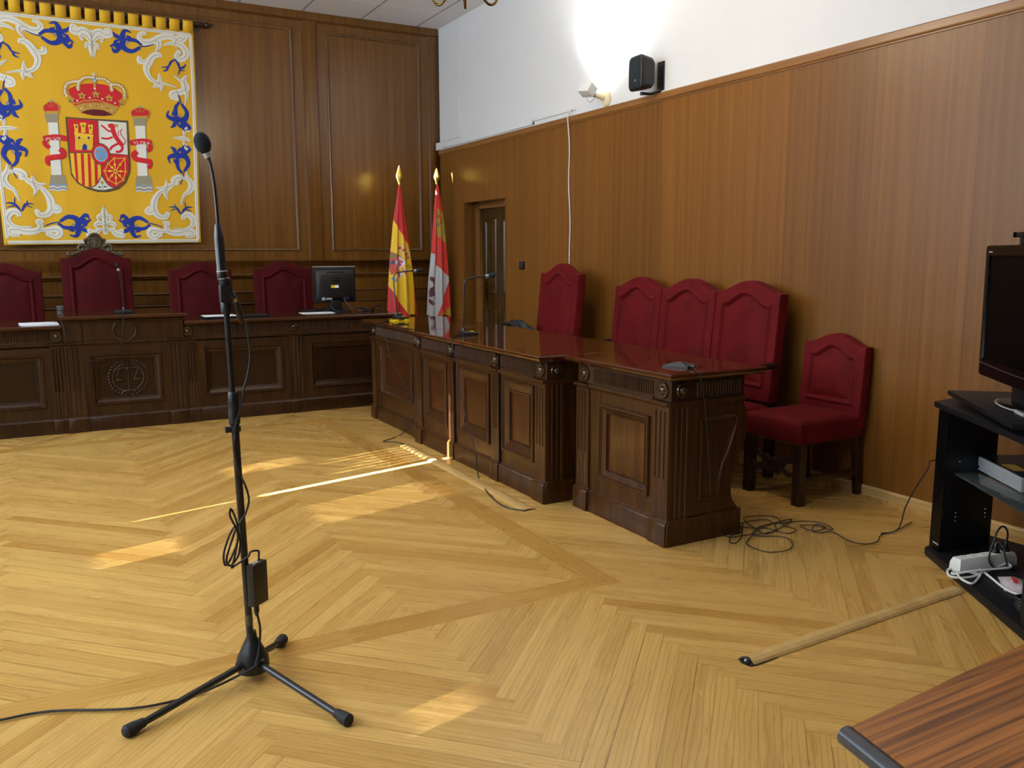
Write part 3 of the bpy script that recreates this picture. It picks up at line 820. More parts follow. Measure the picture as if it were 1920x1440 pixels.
for s in (-1, 1):
    b.ell((s * .028, -.001, 1.565), (.013, .006, .007))
    b.tube([(s * .07, .008, 1.53), (s * .10, .004, 1.55), (s * .135, .006, 1.535), (s * .138, .006, 1.505), (s * .112, .006, 1.5), (s * .11, .006, 1.52)], [.014, .016, .014, .010], 8, 4)
    b.tube([(s * .07, .01, 1.51), (s * .13, .008, 1.485), (s * .18, .006, 1.465), (s * .222, .006, 1.458), (s * .232, .006, 1.474), (s * .214, .006, 1.482), (s * .205, .006, 1.47)], [.012, .014, .016, .012, .009], 8, 4)
    b.tube([(s * .06, .006, 1.60), (s * .085, .005, 1.595), (s * .083, .005, 1.572)], [.013, .013, .007], 8, 3)
b.tube([(-.05, .006, 1.625), (-.025, .004, 1.645), (0, .004, 1.65), (.025, .004, 1.645), (.05, .006, 1.625)], [.008, .012, .014, .012, .008], 8, 3)
cr = b.build('carved_crest', M['carved'], pc)
for v in cr.data.vertices: v.co.y += .01

tc = high_chair('single high-backed red velvet armchair against the wood wall, black jacket over one arm', (3.985, 6.375, 0), RZ, w=.63, zs=1.283, zp=1.372, group='red velvet seats along the right wall', lean=.10)

tb_ = thing('three_seat_bench', 'red velvet three-seat bench with three humped backs behind the end desk', 'bench', (4.10, 4.80, 0), RZ, 'red velvet seats along the right wall')
Wt = .594; yo = -(1.195 - .5) * .09
for k in (-1, 0, 1):
    bk = backrest(tb_, Wt, .50, 1.195, 1.275, M['velvet'], lean=.09, x0=k * Wt, k=.96, pad=.078)
    for v in bk.data.vertices: v.co.y += yo
    seat(tb_, k * Wt - Wt / 2, k * Wt + Wt / 2, yo - .5, yo + .01, .36, .49, M['velvet'], 'seat')
for k in (-1.5, -.5, .5, 1.5):
    x = k * Wt + (.03 if k < 0 else -.03 if k > 1 else 0)
    sq_leg(tb_, x, yo - .46, 0, .37, .05, .06, M['chair_wood']); sq_leg(tb_, x, yo + .05, 0, .52, .05, .055, M['chair_wood'])
for s in (-1, 1): armrest(tb_, s * (1.5 * Wt + .005), yo - .42, yo + .02, .735, M['chair_wood'])

sc = thing('side_chair', 'small armless red velvet chair with fluted front legs and carved stretcher by the wall', 'chair', (4.215, 3.58, 0), RZ, 'red velvet seats along the right wall')
bk = backrest(sc, .47, .42, .903, .968, M['velvet'], th=.07, lean=.07, pad=.068, padb=.14, k=.9, ridge=.014)
for v in bk.data.vertices: v.co.y += -.022
seat(sc, -.228, .228, -.485, .02, .362, .505, M['velvet'])
b = MB()
for k in range(40): b.ell((-.222 + .444 * k / 39, -.486, .366), (.004, .003, .004), 6)
for s in (-1, 1):
    for k in range(40): b.ell((s * .229, -.48 + .48 * k / 39, .366), (.003, .004, .004), 6)
b.build('nail_trim', M['bronze'], sc)
for s in (-1, 1):
    sq_leg(sc, s * .196, -.452, 0, .365, .05, .056, M['chair_wood'], fl=True)
    sq_leg(sc, s * .196, .0, 0, .44, .036, .042, M['chair_wood'], dy=.05)
    b = MB(); b.box(s * .196 - .014, s * .196 + .014, -.43, .03, .125, .165); b.build('stretcher', M['chair_wood'], sc, bevel=.003)
b = MB()
for s in (-1, 1):
    b.tube([(s * .172, -.452, .255), (s * .13, -.455, .262), (s * .09, -.458, .235), (s * .055, -.46, .25), (s * .03, -.46, .235)], [.015, .017, .013, .016, .012], 8, 5)
    b.tube([(s * .172, -.452, .19), (s * .12, -.455, .165), (s * .075, -.458, .185), (s * .04, -.46, .165), (s * .01, -.46, .16)], [.014, .017, .013, .014, .010], 8, 5)
    b.tube([(s * .10, -.455, .235), (s * .07, -.458, .205), (s * .045, -.46, .18)], [.008, .012, .008], 8, 4)
b.lathe([(.042, 0), (.042, .012), (.03, .02), (.02, .014), (.01, .02), (0, .02)], (0, -.447, .208), (0, -1, 0), 16)
for k in range(8): b.ell((.032 * math.cos(k * PI / 4), -.468, .208 + .032 * math.sin(k * PI / 4)), (.012, .008, .012), 8)
b.build('carved_stretcher', M['chair_wood'], sc)

# jacket lying over the arm of the single armchair
b = MB(); rows = []
for i in range(33):
    u = i / 32; row = []
    for j in range(21):
        v = j / 20
        ang = (v - .5) * 2.7
        env = math.sin(PI * min(1, .12 + u * .88)) ** .45
        q = .5 + .5 * math.sin(21 * u + 2.2 * math.sin(4 * v + 3 * u))
        rad = .098 + .012 * math.sin(9 * u + 5 * v) + .010 * q
        x = -.01 + .235 * u + .014 * math.sin(7 * v + 3 * u)
        y = rad * 1.3 * math.sin(ang) * (1 + .12 * math.sin(8 * u)); z = rad * math.cos(ang) * (.60 + .42 * env) - .012 * abs(math.sin(13 * u + 2 * v))
        row.append((x, y, z))
    rows.append(row)
b.sheet(rows)
jk = b.build('jacket', M['blue_jacket'], solid=.014); jk.location = (3.60, 6.645, .763); jk.rotation_euler = (0, math.radians(3), math.radians(-4))
tag(jk, 'dark quilted jacket draped over the armchair arm just behind the side desk top', 'jacket')
# ------------------------------------------------------------------ tapestry drawing data (metres; x from the middle of the cloth)
WHITE = [([(0.472,3.639),(0.427,3.634),(0.404,3.594),(0.439,3.554),(0.513,3.562),(0.6,3.616),(0.693,3.635),(0.776,3.602),(0.823,3.624),(0.838,3.655)],0.0222,0.0539,0.0412),([(0.514,3.572),(0.572,3.574),(0.581,3.529),(0.55,3.481)],0.0158,0.0539,0.0127),([(0.62,3.54),(0.689,3.57),(0.774,3.571),(0.831,3.525),(0.833,3.464),(0.782,3.424),(0.741,3.45),(0.766,3.49)],0.0127,0.0539,0.0349),([(0.836,3.621),(0.786,3.632),(0.741,3.593),(0.746,3.533)],0.0349,0.0475,0.0127),([(0.585,3.421),(0.578,3.446),(0.53,3.433),(0.485,3.377),(0.451,3.305),(0.468,3.23),(0.523,3.183),(0.615,3.171),(0.724,3.146)],0.0349,0.057,0.0095),([(0.397,3.414),(0.392,3.376),(0.427,3.362),(0.47,3.387)],0.0285,0.0475,0.0158),([(0.5,3.121),(0.565,3.178),(0.57,3.257)],0.0095,0.0539,0.0127),([(0.523,3.175),(0.58,3.154),(0.582,3.093)],0.0158,0.0475,0.0095),([(0.705,3.261),(0.762,3.223),(0.812,3.192),(0.818,3.14),(0.755,3.1),(0.686,3.085),(0.675,3.049),(0.717,3.035)],0.0095,0.0539,0.0349),([(0.839,3.273),(0.805,3.227),(0.809,3.139),(0.822,3.07),(0.799,2.971)],0.0095,0.057,0.0095),([(0.66,2.644),(0.729,2.643),(0.798,2.64),(0.814,2.627)],0.0079,0.0317,0.0222),([(0.83,2.717),(0.803,2.736),(0.777,2.704),(0.773,2.656)],0.0222,0.038,0.0158),([(0.828,2.552),(0.792,2.539),(0.774,2.579),(0.766,2.633)],0.0222,0.038,0.0158),([(0.776,2.316),(0.784,2.248),(0.821,2.177),(0.794,2.112),(0.739,2.065),(0.704,1.974)],0.0095,0.057,0.0127),([(0.778,2.23),(0.715,2.249),(0.661,2.229),(0.643,2.206),(0.668,2.189)],0.019,0.0539,0.0349),([(0.661,2.216),(0.614,2.16),(0.535,2.131),(0.476,2.138)],0.0127,0.0475,0.0127),([(0.575,2.213),(0.576,2.15),(0.558,2.078),(0.58,2.016)],0.0095,0.0539,0.0095),([(0.578,2.123),(0.499,2.085),(0.448,2.003),(0.439,1.913),(0.476,1.851),(0.544,1.84),(0.563,1.871)],0.0222,0.057,0.0349),([(0.442,1.913),(0.41,1.886),(0.368,1.894),(0.387,1.93)],0.0317,0.0475,0.0254),([(0.716,1.819),(0.727,1.861),(0.78,1.866),(0.818,1.812),(0.791,1.747),(0.719,1.719),(0.615,1.727)],0.0317,0.0539,0.0095),([(0.724,1.645),(0.795,1.655),(0.806,1.692),(0.744,1.701),(0.664,1.681),(0.578,1.69),(0.546,1.735),(0.566,1.78),(0.532,1.78)],0.0254,0.057,0.0285),([(0.587,1.69),(0.492,1.698),(0.407,1.706),(0.383,1.67),(0.42,1.634),(0.482,1.661)],0.0158,0.057,0.0349),([(-0.038,3.357),(-0.033,3.423),(-0.028,3.515),(-0.024,3.597)],0.0048,0.0507,0.0254),([(-0.025,3.54),(0.002,3.592),(0.05,3.609),(0.098,3.579),(0.14,3.592),(0.133,3.632),(0.111,3.627)],0.0222,0.0507,0.0285),([(-0.031,3.481),(-0.003,3.526),(0.039,3.564),(0.069,3.551),(0.062,3.517)],0.0158,0.0349,0.019),([(-0.032,3.435),(-0.009,3.476),(0.025,3.479),(0.031,3.447)],0.0158,0.0317,0.0158),([(-0.024,1.938),(-0.021,1.868),(-0.03,1.78),(-0.034,1.674)],0.0063,0.0539,0.0222),([(-0.024,1.824),(0.01,1.842),(0.033,1.825),(0.023,1.79)],0.0127,0.0349,0.019),([(-0.029,1.745),(0.021,1.772),(0.061,1.755),(0.05,1.719)],0.0127,0.038,0.019),([(-0.033,1.692),(0.025,1.707),(0.071,1.667),(0.125,1.649),(0.122,1.694),(0.094,1.685)],0.0127,0.0475,0.0285)]
BLUE = [([(0.104,-0.031),(0.036,-0.072),(-0.027,-0.054),(-0.04,-0.005),(0.01,0.026),(0.074,0.022),(0.112,-0.005)],0.0222,0.0475,0.0222),([(-0.016,-0.002),(-0.038,0.038),(-0.014,0.099),(0.038,0.088)],0.0317,0.0412,0.0079),([(0.033,0.012),(0.019,0.044),(-0.007,0.058)],0.0254,0.0317,0.0079),([(-0.027,-0.04),(-0.083,-0.046),(-0.096,-0.003),(-0.038,0.026)],0.0254,0.038,0.0079),([(-0.038,0.026),(-0.093,0.048),(-0.115,0.079)],0.0158,0.0349,0.0079),([(-0.027,-0.054),(-0.09,-0.027),(-0.147,-0.05)],0.0158,0.038,0.0079),([(-0.06,-0.06),(-0.11,-0.088),(-0.131,-0.052)],0.0158,0.0349,0.0079),([(0.104,-0.026),(0.17,-0.012),(0.225,0.011)],0.0079,0.0095,0.0079)]
BLUEAT = [((0.291,3.534),0,1),((0.733,2.869),90,1),((0.72,2.425),-90,-1),((0.259,1.749),0,-1)]
FROND = [([(0.731,3.419),(0.687,3.389),(0.659,3.343),(0.596,3.328)],0.0127,0.0222,0.0079),([(0.659,3.343),(0.64,3.306),(0.605,3.291)],0.0127,0.0222,0.0063),([(0.731,3.419),(0.754,3.378),(0.768,3.328),(0.751,3.27)],0.0127,0.0254,0.0063),([(0.76,3.335),(0.804,3.348),(0.831,3.383)],0.0127,0.0254,0.0063),([(0.768,3.319),(0.819,3.315)],0.0158,0.019,0.0063),([(0.693,1.873),(0.669,1.918),(0.645,1.945),(0.584,1.944)],0.0127,0.0254,0.0063),([(0.645,1.945),(0.638,1.976)],0.0127,0.019,0.0063),([(0.644,1.927),(0.599,1.908)],0.0127,0.019,0.0063),([(0.702,1.874),(0.731,1.92),(0.776,1.948),(0.82,1.944)],0.0127,0.0254,0.0063),([(0.749,1.935),(0.741,2.002)],0.0127,0.0222,0.0063),([(0.757,1.92),(0.809,1.907)],0.0127,0.019,0.0063)]
CROWN = {'red':[(-0.263,3.04),(-0.195,3.081),(-0.112,3.105),(-0.03,3.117),(0.068,3.113),(0.149,3.085),(0.209,3.041),(0.209,2.97),(0.171,2.905),(0.073,2.933),(-0.043,2.937),(-0.142,2.916),(-0.209,2.884),(-0.243,2.916),(-0.254,2.976)],'band':[(-0.225,2.887),(-0.142,2.92),(-0.043,2.937),(0.056,2.932),(0.166,2.896),(0.12,2.83),(0.035,2.868),(-0.047,2.871),(-0.114,2.857),(-0.172,2.831)],'dark':[(-0.172,2.831),(-0.114,2.857),(-0.047,2.871),(0.035,2.868),(0.12,2.83),(0.048,2.814),(-0.051,2.809),(-0.116,2.817)],'arch':[([(-0.282,2.978),(-0.296,3.024),(-0.274,3.086),(-0.225,3.112),(-0.176,3.121)],0.0215),([(-0.177,3.043),(-0.173,3.1),(-0.133,3.151),(-0.075,3.169),(-0.035,3.169)],0.0215),([(-0.007,3.163),(0.055,3.164),(0.11,3.125),(0.122,3.052)],0.0215),([(0.127,3.118),(0.185,3.119),(0.229,3.078),(0.236,2.99)],0.0215),([(-0.025,3.139),(-0.03,3.065)],0.0165)],'leaf':[(-0.248,2.946),(-0.149,2.989),(-0.025,3.013),(0.093,2.986),(0.204,2.957)],'pearl':[(-0.193,2.94),(-0.081,2.975),(0.03,2.973),(0.142,2.943)],'gem':[(-0.252,2.93),(-0.148,2.985),(-0.026,2.999),(0.092,2.98),(0.202,2.936)],'jewel':[(-0.161,2.871),(-0.123,2.891),(-0.079,2.901),(-0.027,2.906),(0.025,2.901),(0.07,2.89),(0.107,2.871)],'scal':([(-0.238,2.908),(-0.182,2.92),(-0.14,2.94),(-0.083,2.948),(-0.029,2.958),(0.032,2.945),(0.081,2.932),(0.138,2.914),(0.179,2.906)],0.0116),'orb':(-0.03,3.145),'cross':[([(-0.027,3.22),(-0.031,3.165)],0.0116),([(-0.054,3.197),(-0.003,3.202)],0.0116)]}
SH = {'out':[(-0.307,2.781),(-0.135,2.778),(0.249,2.784),(0.251,2.759),(0.248,2.525),(0.246,2.343),(0.237,2.27),(0.193,2.173),(0.12,2.106),(0.023,2.077),(-0.069,2.075),(-0.158,2.098),(-0.246,2.15),(-0.298,2.23),(-0.306,2.406)],'q1':[(-0.291,2.765),(-0.022,2.764),(-0.032,2.456),(-0.29,2.442)],'q2':[(-0.022,2.764),(0.233,2.762),(0.227,2.447),(-0.032,2.456)],'q3':[(-0.291,2.438),(-0.032,2.452),(-0.025,2.322),(-0.029,2.236),(-0.08,2.149),(-0.132,2.117),(-0.189,2.129),(-0.251,2.175),(-0.287,2.248)],'q4':[(-0.032,2.451),(0.231,2.447),(0.229,2.343),(0.218,2.269),(0.175,2.186),(0.112,2.133),(0.069,2.123),(0.02,2.153),(-0.009,2.215),(-0.026,2.277)],'q5':[(-0.029,2.241),(-0.01,2.201),(0.028,2.144),(0.075,2.118),(-0.017,2.095),(-0.084,2.099),(-0.131,2.115),(-0.072,2.149)],'bars':[[(-0.258,2.439),(-0.234,2.44),(-0.237,2.163),(-0.257,2.18)],[(-0.198,2.44),(-0.172,2.439),(-0.182,2.129),(-0.207,2.139)],[(-0.138,2.441),(-0.114,2.441),(-0.124,2.122),(-0.149,2.12)],[(-0.079,2.44),(-0.054,2.419),(-0.064,2.163),(-0.091,2.146)]],'lines':[([(-0.022,2.764),(-0.032,2.456)],0.0066),([(-0.29,2.442),(-0.032,2.456),(0.227,2.447)],0.0066),([(-0.025,2.322),(-0.027,2.241),(-0.076,2.149),(-0.132,2.116)],0.0066),([(-0.027,2.241),(-0.008,2.201),(0.028,2.146),(0.075,2.118)],0.0066)],'oval':(-0.019,2.443),'ox':0.0867,'oz':0.1073,'fl':[(-0.05,2.464),(0.006,2.467),(-0.025,2.404)],'castle':[[(-0.242,2.471),(-0.236,2.612),(-0.244,2.639),(-0.072,2.627),(-0.079,2.595),(-0.088,2.478)],[(-0.236,2.634),(-0.235,2.682),(-0.241,2.716),(-0.201,2.715),(-0.206,2.636)],[(-0.179,2.637),(-0.176,2.686),(-0.186,2.733),(-0.128,2.737),(-0.14,2.688),(-0.143,2.64)],[(-0.111,2.633),(-0.108,2.682),(-0.117,2.718),(-0.07,2.721),(-0.08,2.635)]],'door':[(-0.181,2.474),(-0.178,2.514),(-0.156,2.539),(-0.137,2.516),(-0.14,2.476)],'win':[(-0.2,2.59),(-0.117,2.593)],'tw':[(-0.218,2.692),(-0.158,2.703),(-0.094,2.69)],'lion':[([(0.104,2.714),(0.109,2.669),(0.127,2.617),(0.161,2.565),(0.18,2.535)],0.0413),([(0.066,2.715),(0.1,2.727),(0.129,2.715)],0.0363),([(0.105,2.665),(0.063,2.673),(0.032,2.7),(0.002,2.723)],0.0165),([(0.101,2.615),(0.05,2.596),(-0.004,2.6)],0.0182),([(0.165,2.565),(0.113,2.537),(0.085,2.518),(0.066,2.488)],0.0215),([(0.181,2.539),(0.176,2.498),(0.151,2.476),(0.117,2.474)],0.0231),([(0.194,2.544),(0.213,2.586),(0.179,2.638),(0.173,2.678),(0.196,2.697)],0.0074),([(0.157,2.623),(0.15,2.659),(0.16,2.68)],0.0066)],'lcrown':[(0.11,2.741),(0.156,2.739),(0.148,2.708),(0.121,2.725)],'chain':[(0.099,2.409),(0.196,2.414),(0.196,2.285),(0.17,2.201),(0.101,2.157),(0.032,2.198),(0.004,2.283),(0.042,2.356)],'cc':(0.103,2.284),'mB':0.000826,'pom':(-0.027,2.169),'pl':[(-0.051,2.123),(-0.001,2.129)],'stem':([(-0.025,2.16),(-0.024,2.101)],0.005)}
PIL = [{'cap':[(-0.486,2.796),(-0.362,2.806),(-0.376,2.722),(-0.472,2.715)],'shaft':[(-0.459,2.716),(-0.376,2.722),(-0.378,2.227),(-0.466,2.223)],'base':[(-0.473,2.223),(-0.351,2.228),(-0.343,2.138),(-0.491,2.133)],'wave':[([(-0.494,2.126),(-0.457,2.134),(-0.418,2.123),(-0.377,2.135),(-0.338,2.128)],0.0111),([(-0.496,2.109),(-0.458,2.117),(-0.419,2.106),(-0.379,2.118),(-0.339,2.111)],0.0111),([(-0.497,2.092),(-0.46,2.1),(-0.421,2.089),(-0.38,2.101),(-0.34,2.094)],0.0111),([(-0.498,2.078),(-0.461,2.086),(-0.422,2.076),(-0.381,2.087),(-0.341,2.08)],0.0111)],'cr':[(-0.49,2.854),(-0.458,2.894),(-0.418,2.914),(-0.378,2.9),(-0.352,2.864),(-0.369,2.808),(-0.476,2.8)],'cb':[(-0.474,2.822),(-0.368,2.83),(-0.374,2.801),(-0.472,2.794)],'orb':(-0.419,2.92),'rib':[([(-0.512,2.56),(-0.424,2.58),(-0.363,2.581),(-0.303,2.571)],0.0539),([(-0.379,2.474),(-0.348,2.447),(-0.361,2.405),(-0.438,2.392),(-0.503,2.372)],0.0507),([(-0.497,2.381),(-0.494,2.339),(-0.474,2.318)],0.0349),([(-0.505,2.544),(-0.496,2.506),(-0.465,2.479)],0.0412)],'txt':('PLVS',(-0.489,2.556),(-0.364,2.569))},{'cap':[(0.297,2.812),(0.426,2.821),(0.413,2.745),(0.303,2.738)],'shaft':[(0.313,2.738),(0.405,2.745),(0.399,2.25),(0.307,2.246)],'base':[(0.295,2.246),(0.424,2.251),(0.439,2.159),(0.279,2.154)],'wave':[([(0.279,2.145),(0.318,2.153),(0.359,2.142),(0.4,2.154),(0.438,2.147)],0.0111),([(0.278,2.127),(0.317,2.136),(0.358,2.125),(0.399,2.137),(0.437,2.129)],0.0111),([(0.277,2.11),(0.315,2.118),(0.356,2.107),(0.398,2.119),(0.436,2.111)],0.0111),([(0.275,2.092),(0.314,2.1),(0.355,2.089),(0.396,2.101),(0.435,2.093)],0.0111)],'cr':[(0.282,2.867),(0.315,2.899),(0.369,2.919),(0.423,2.907),(0.455,2.88),(0.435,2.823),(0.298,2.813)],'cb':[(0.3,2.834),(0.436,2.844),(0.427,2.816),(0.305,2.807)],'orb':(0.37,2.926),'rib':[([(0.253,2.565),(0.337,2.586),(0.403,2.59),(0.453,2.578)],0.0539),([(0.443,2.56),(0.436,2.52),(0.408,2.497)],0.0412),([(0.314,2.488),(0.282,2.455),(0.301,2.413),(0.375,2.399),(0.445,2.39)],0.0507),([(0.438,2.397),(0.431,2.357),(0.407,2.325)],0.0349)],'txt':('VLTRA',(0.283,2.572),(0.441,2.572))}]
ES = {'L':[(3.571,2.214),(3.542,2.055),(3.498,1.826),(3.45,1.437),(3.423,1.116),(3.4,0.822)],'R':[(3.596,2.215),(3.623,1.999),(3.662,1.734),(3.689,1.496),(3.714,1.274),(3.738,1.013),(3.758,0.743)],'fin':[(3.588,2.417),(3.584,2.243)],'yellow':[(3.498,1.838),(3.578,1.698),(3.665,1.568),(3.705,1.346),(3.718,1.195),(3.723,0.952),(3.721,0.707),(3.672,0.715),(3.546,0.908),(3.417,1.116)],'sh':[(3.453,1.489),(3.564,1.437),(3.626,1.362),(3.544,1.284),(3.454,1.221),(3.437,1.318)],'shw':[(3.494,1.37),(3.559,1.433),(3.626,1.362),(3.544,1.284)],'lion':[(3.539,1.414),(3.558,1.384),(3.586,1.384),(3.594,1.366),(3.566,1.362),(3.569,1.332),(3.548,1.31),(3.541,1.332),(3.521,1.347),(3.546,1.362)],'shg':[(3.459,1.459),(3.517,1.481),(3.52,1.44),(3.483,1.407),(3.455,1.407)],'ov':[(3.454,1.37),(3.479,1.392),(3.5,1.377),(3.493,1.351),(3.461,1.34)],'crown':[(3.535,1.563),(3.575,1.578),(3.638,1.541),(3.69,1.481),(3.692,1.406),(3.651,1.391),(3.588,1.436),(3.529,1.496)],'crr':[[(3.55,1.541),(3.578,1.537),(3.569,1.511),(3.545,1.515)],[(3.59,1.518),(3.622,1.511),(3.609,1.485),(3.585,1.492)],[(3.629,1.474),(3.661,1.462),(3.644,1.44),(3.62,1.448)],[(3.648,1.433),(3.676,1.421),(3.664,1.403),(3.643,1.406)]],'pil':[(3.49,1.206),(3.633,1.313),(3.665,1.279),(3.521,1.172)],'pilb':[(3.446,1.195),(3.486,1.202),(3.521,1.16),(3.484,1.139)],'pilt':[(3.642,1.328),(3.666,1.35),(3.698,1.316),(3.673,1.286)],'rib':[[(3.531,1.261),(3.556,1.269),(3.554,1.212),(3.533,1.179)],[(3.568,1.306),(3.624,1.257),(3.615,1.219),(3.584,1.28)]]}
CL = {'L':[(4.098,2.249),(4.067,2.018),(4.042,1.743),(4.022,1.515),(3.973,1.113),(3.949,0.739)],'R':[(4.125,2.25),(4.162,2.02),(4.197,1.745),(4.233,1.266),(4.26,0.715)],'fin':[(4.094,2.43),(4.105,2.262)],'castle':[(4.094,1.982),(4.141,1.959),(4.181,1.917),(4.199,1.745),(4.213,1.565),(4.142,1.627),(4.081,1.676),(4.071,1.835)],'cred':[[(4.099,1.915),(4.119,1.903),(4.119,1.86),(4.098,1.872)],[(4.125,1.854),(4.152,1.849),(4.152,1.799),(4.125,1.811)]],'cblue':[[(4.098,1.823),(4.118,1.817),(4.117,1.781),(4.097,1.78)],[(4.178,1.744),(4.198,1.732),(4.205,1.683),(4.184,1.695)]],'white1':[(3.963,1.497),(4.056,1.454),(4.044,0.685),(3.88,0.691)],'white2':[(4.055,1.342),(4.238,1.178),(4.055,0.716),(4.044,0.716)],'lion':[[(3.991,1.188),(4.013,1.199),(4.025,1.183),(4.051,1.191),(4.047,0.96),(4.022,0.977),(4.0,0.962),(3.978,0.954),(3.976,1.025),(3.989,1.063),(4.028,1.086),(4.016,1.133),(3.991,1.157)],[(3.97,0.931),(3.982,0.939),(4.012,0.906),(4.047,0.886),(4.047,0.858),(4.007,0.899),(4.02,0.867),(4.002,0.86),(3.973,0.892)]],'gold':[[(4.112,0.746),(4.108,0.781),(4.134,0.796),(4.165,0.779),(4.168,0.74)],[(4.177,0.735),(4.182,0.815),(4.209,0.837),(4.248,0.812),(4.251,0.741),(4.225,0.734)]],'fold':[(4.055,1.342),(4.045,0.735)]}
C_PRES = [(0.569,7.66,0.959),(0.547,7.66,0.749),(0.492,7.66,0.646),(0.382,7.66,0.604),(0.284,7.66,0.597),(0.192,7.66,0.672),(0.146,7.66,0.77),(0.128,7.66,0.89)]
C_M1 = [(2.42,6.607,0.825),(2.42,6.628,0.722),(2.42,6.548,0.611),(2.42,6.397,0.506),(2.42,6.205,0.41),(2.42,6.075,0.344),(2.42,6.024,0.268),(2.42,6.039,0.194),(2.42,6.133,0.102)]
C_M1f = [(2.458,6.348,0.006),(2.35,6.246,0.006),(2.246,6.171,0.006),(2.337,6.098,0.006),(2.371,5.929,0.006)]
C_M2 = [(2.38,5.14,0.859),(2.38,5.178,0.729),(2.38,5.14,0.588),(2.38,5.077,0.434),(2.38,4.997,0.302),(2.38,4.904,0.158)]
C_M2f = [(2.426,4.866,0.006),(2.32,4.558,0.006),(2.26,4.301,0.006),(2.262,4.141,0.006),(2.322,4.06,0.006)]
C_PUCK = [(2.759,3.12,0.882),(2.779,3.12,0.8),(2.801,3.12,0.692),(2.815,3.12,0.584),(2.832,3.12,0.448),(2.847,3.12,0.337),(2.9,3.12,0.163)]
C_PILE = [(3.063,3.128,0.008),(3.109,3.122,0.008),(3.205,3.097,0.008),(3.313,3.116,0.008),(3.391,3.25,0.008),(3.269,3.287,0.008),(3.185,3.26,0.008),(3.24,3.178,0.008),(3.421,3.201,0.008),(3.506,3.186,0.008),(3.224,3.086,0.008),(3.227,3.185,0.008),(3.311,3.35,0.008),(3.467,3.285,0.008),(3.397,3.141,0.008),(3.4,3.058,0.008),(3.309,3.039,0.008),(3.264,3.164,0.008),(3.078,3.071,0.008),(3.001,3.004,0.008),(3.015,2.881,0.008),(3.135,2.857,0.008),(3.235,2.937,0.008),(3.246,3.016,0.008),(3.157,3.075,0.008),(3.151,3.127,0.008),(3.298,3.197,0.008),(3.432,3.174,0.008),(3.542,3.144,0.008),(3.608,3.075,0.008),(3.586,2.984,0.008),(3.552,2.972,0.008),(3.547,3.057,0.008),(3.472,3.099,0.008),(3.454,3.027,0.008),(3.489,2.988,0.008),(3.57,3.013,0.008),(3.561,3.07,0.008),(3.459,3.004,0.008),(3.473,2.956,0.008),(3.536,2.941,0.008),(3.498,2.808,0.008),(3.522,2.73,0.008),(3.614,2.725,0.008),(3.716,2.782,0.008),(3.843,2.789,0.008),(4.053,2.847,0.008)]
C_PILE2 = [(3.188,3.258,0.008),(3.077,3.12,0.008),(2.961,3.044,0.008),(2.945,3.072,0.008),(3.023,3.14,0.008),(3.103,3.154,0.008),(3.205,3.249,0.008)]
C_STAND = [(-0.275,2.967,0.008),(-0.217,2.945,0.008),(-0.129,2.939,0.008),(-0.039,2.911,0.008),(0.066,2.856,0.008),(0.157,2.817,0.008),(0.251,2.802,0.008),(0.369,2.814,0.008),(0.467,2.876,0.008)]
WCORD = [(3.514,2.237,0.062),(3.463,2.234,0.062),(3.422,2.215,0.062),(3.386,2.175,0.062),(3.412,2.141,0.062),(3.473,2.126,0.062),(3.549,2.134,0.062),(3.618,2.137,0.062),(3.683,2.142,0.062),(3.718,2.133,0.062),(3.711,2.106,0.062),(3.675,2.094,0.062),(3.592,2.12,0.062),(3.481,2.152,0.062),(3.424,2.184,0.062),(3.435,2.198,0.062),(3.486,2.19,0.062),(3.518,2.131,0.062),(3.476,2.105,0.062),(3.4,2.079,0.062),(3.386,2.097,0.062),(3.406,2.144,0.062),(3.459,2.195,0.062),(3.517,2.224,0.062),(3.558,2.223,0.062),(3.575,2.192,0.062),(3.566,2.145,0.062),(3.524,2.078,0.062),(3.468,1.994,0.062),(3.445,1.934,0.062),(3.459,1.899,0.062)]
BCORD = [(3.787,2.17,0.14),(3.779,2.17,0.173),(3.764,2.17,0.204),(3.732,2.17,0.228),(3.698,2.17,0.232),(3.667,2.17,0.216),(3.64,2.17,0.176),(3.619,2.17,0.127),(3.621,2.17,0.089),(3.643,2.17,0.067),(3.674,2.17,0.048)]
# ------------------------------------------------------------------ tapestry
TX, TY = .63, 9.555
tap = thing('tapestry', 'yellow tapestry with the coat of arms of Spain and white and blue scrollwork', 'tapestry', (TX, TY, 0))
def cloth_y(x, z):
    t = (3.71 - z) / 2.15
    return .0035 * math.sin(2 * PI * x / .27 + 1.2) * (.3 + .7 * t) + .010 * t * t * math.sin(2 * PI * x / .62) * min(1, abs(x + .026) / .5)
MX = -.026                                     # mirror line of the design
def edges(z):
    t = (3.71 - z) / 2.14
    return (-.947 + .032 * t, .922 - .034 * t + .006 * math.sin(5 * t))
b = MB(); rows = []
for i in range(61):
    t = i / 60; row = []
    for j in range(81):
        s = j / 80
        z = 3.71 - t * (2.128 + .034 * (1 - s) * 1.0 - .0)
        a, c = edges(z); x = a + (c - a) * s
        row.append((x, cloth_y(x, z), z))
    rows.append(row)
b.sheet(rows); b.build('cloth', M['gold_cloth'], tap, solid=.003)
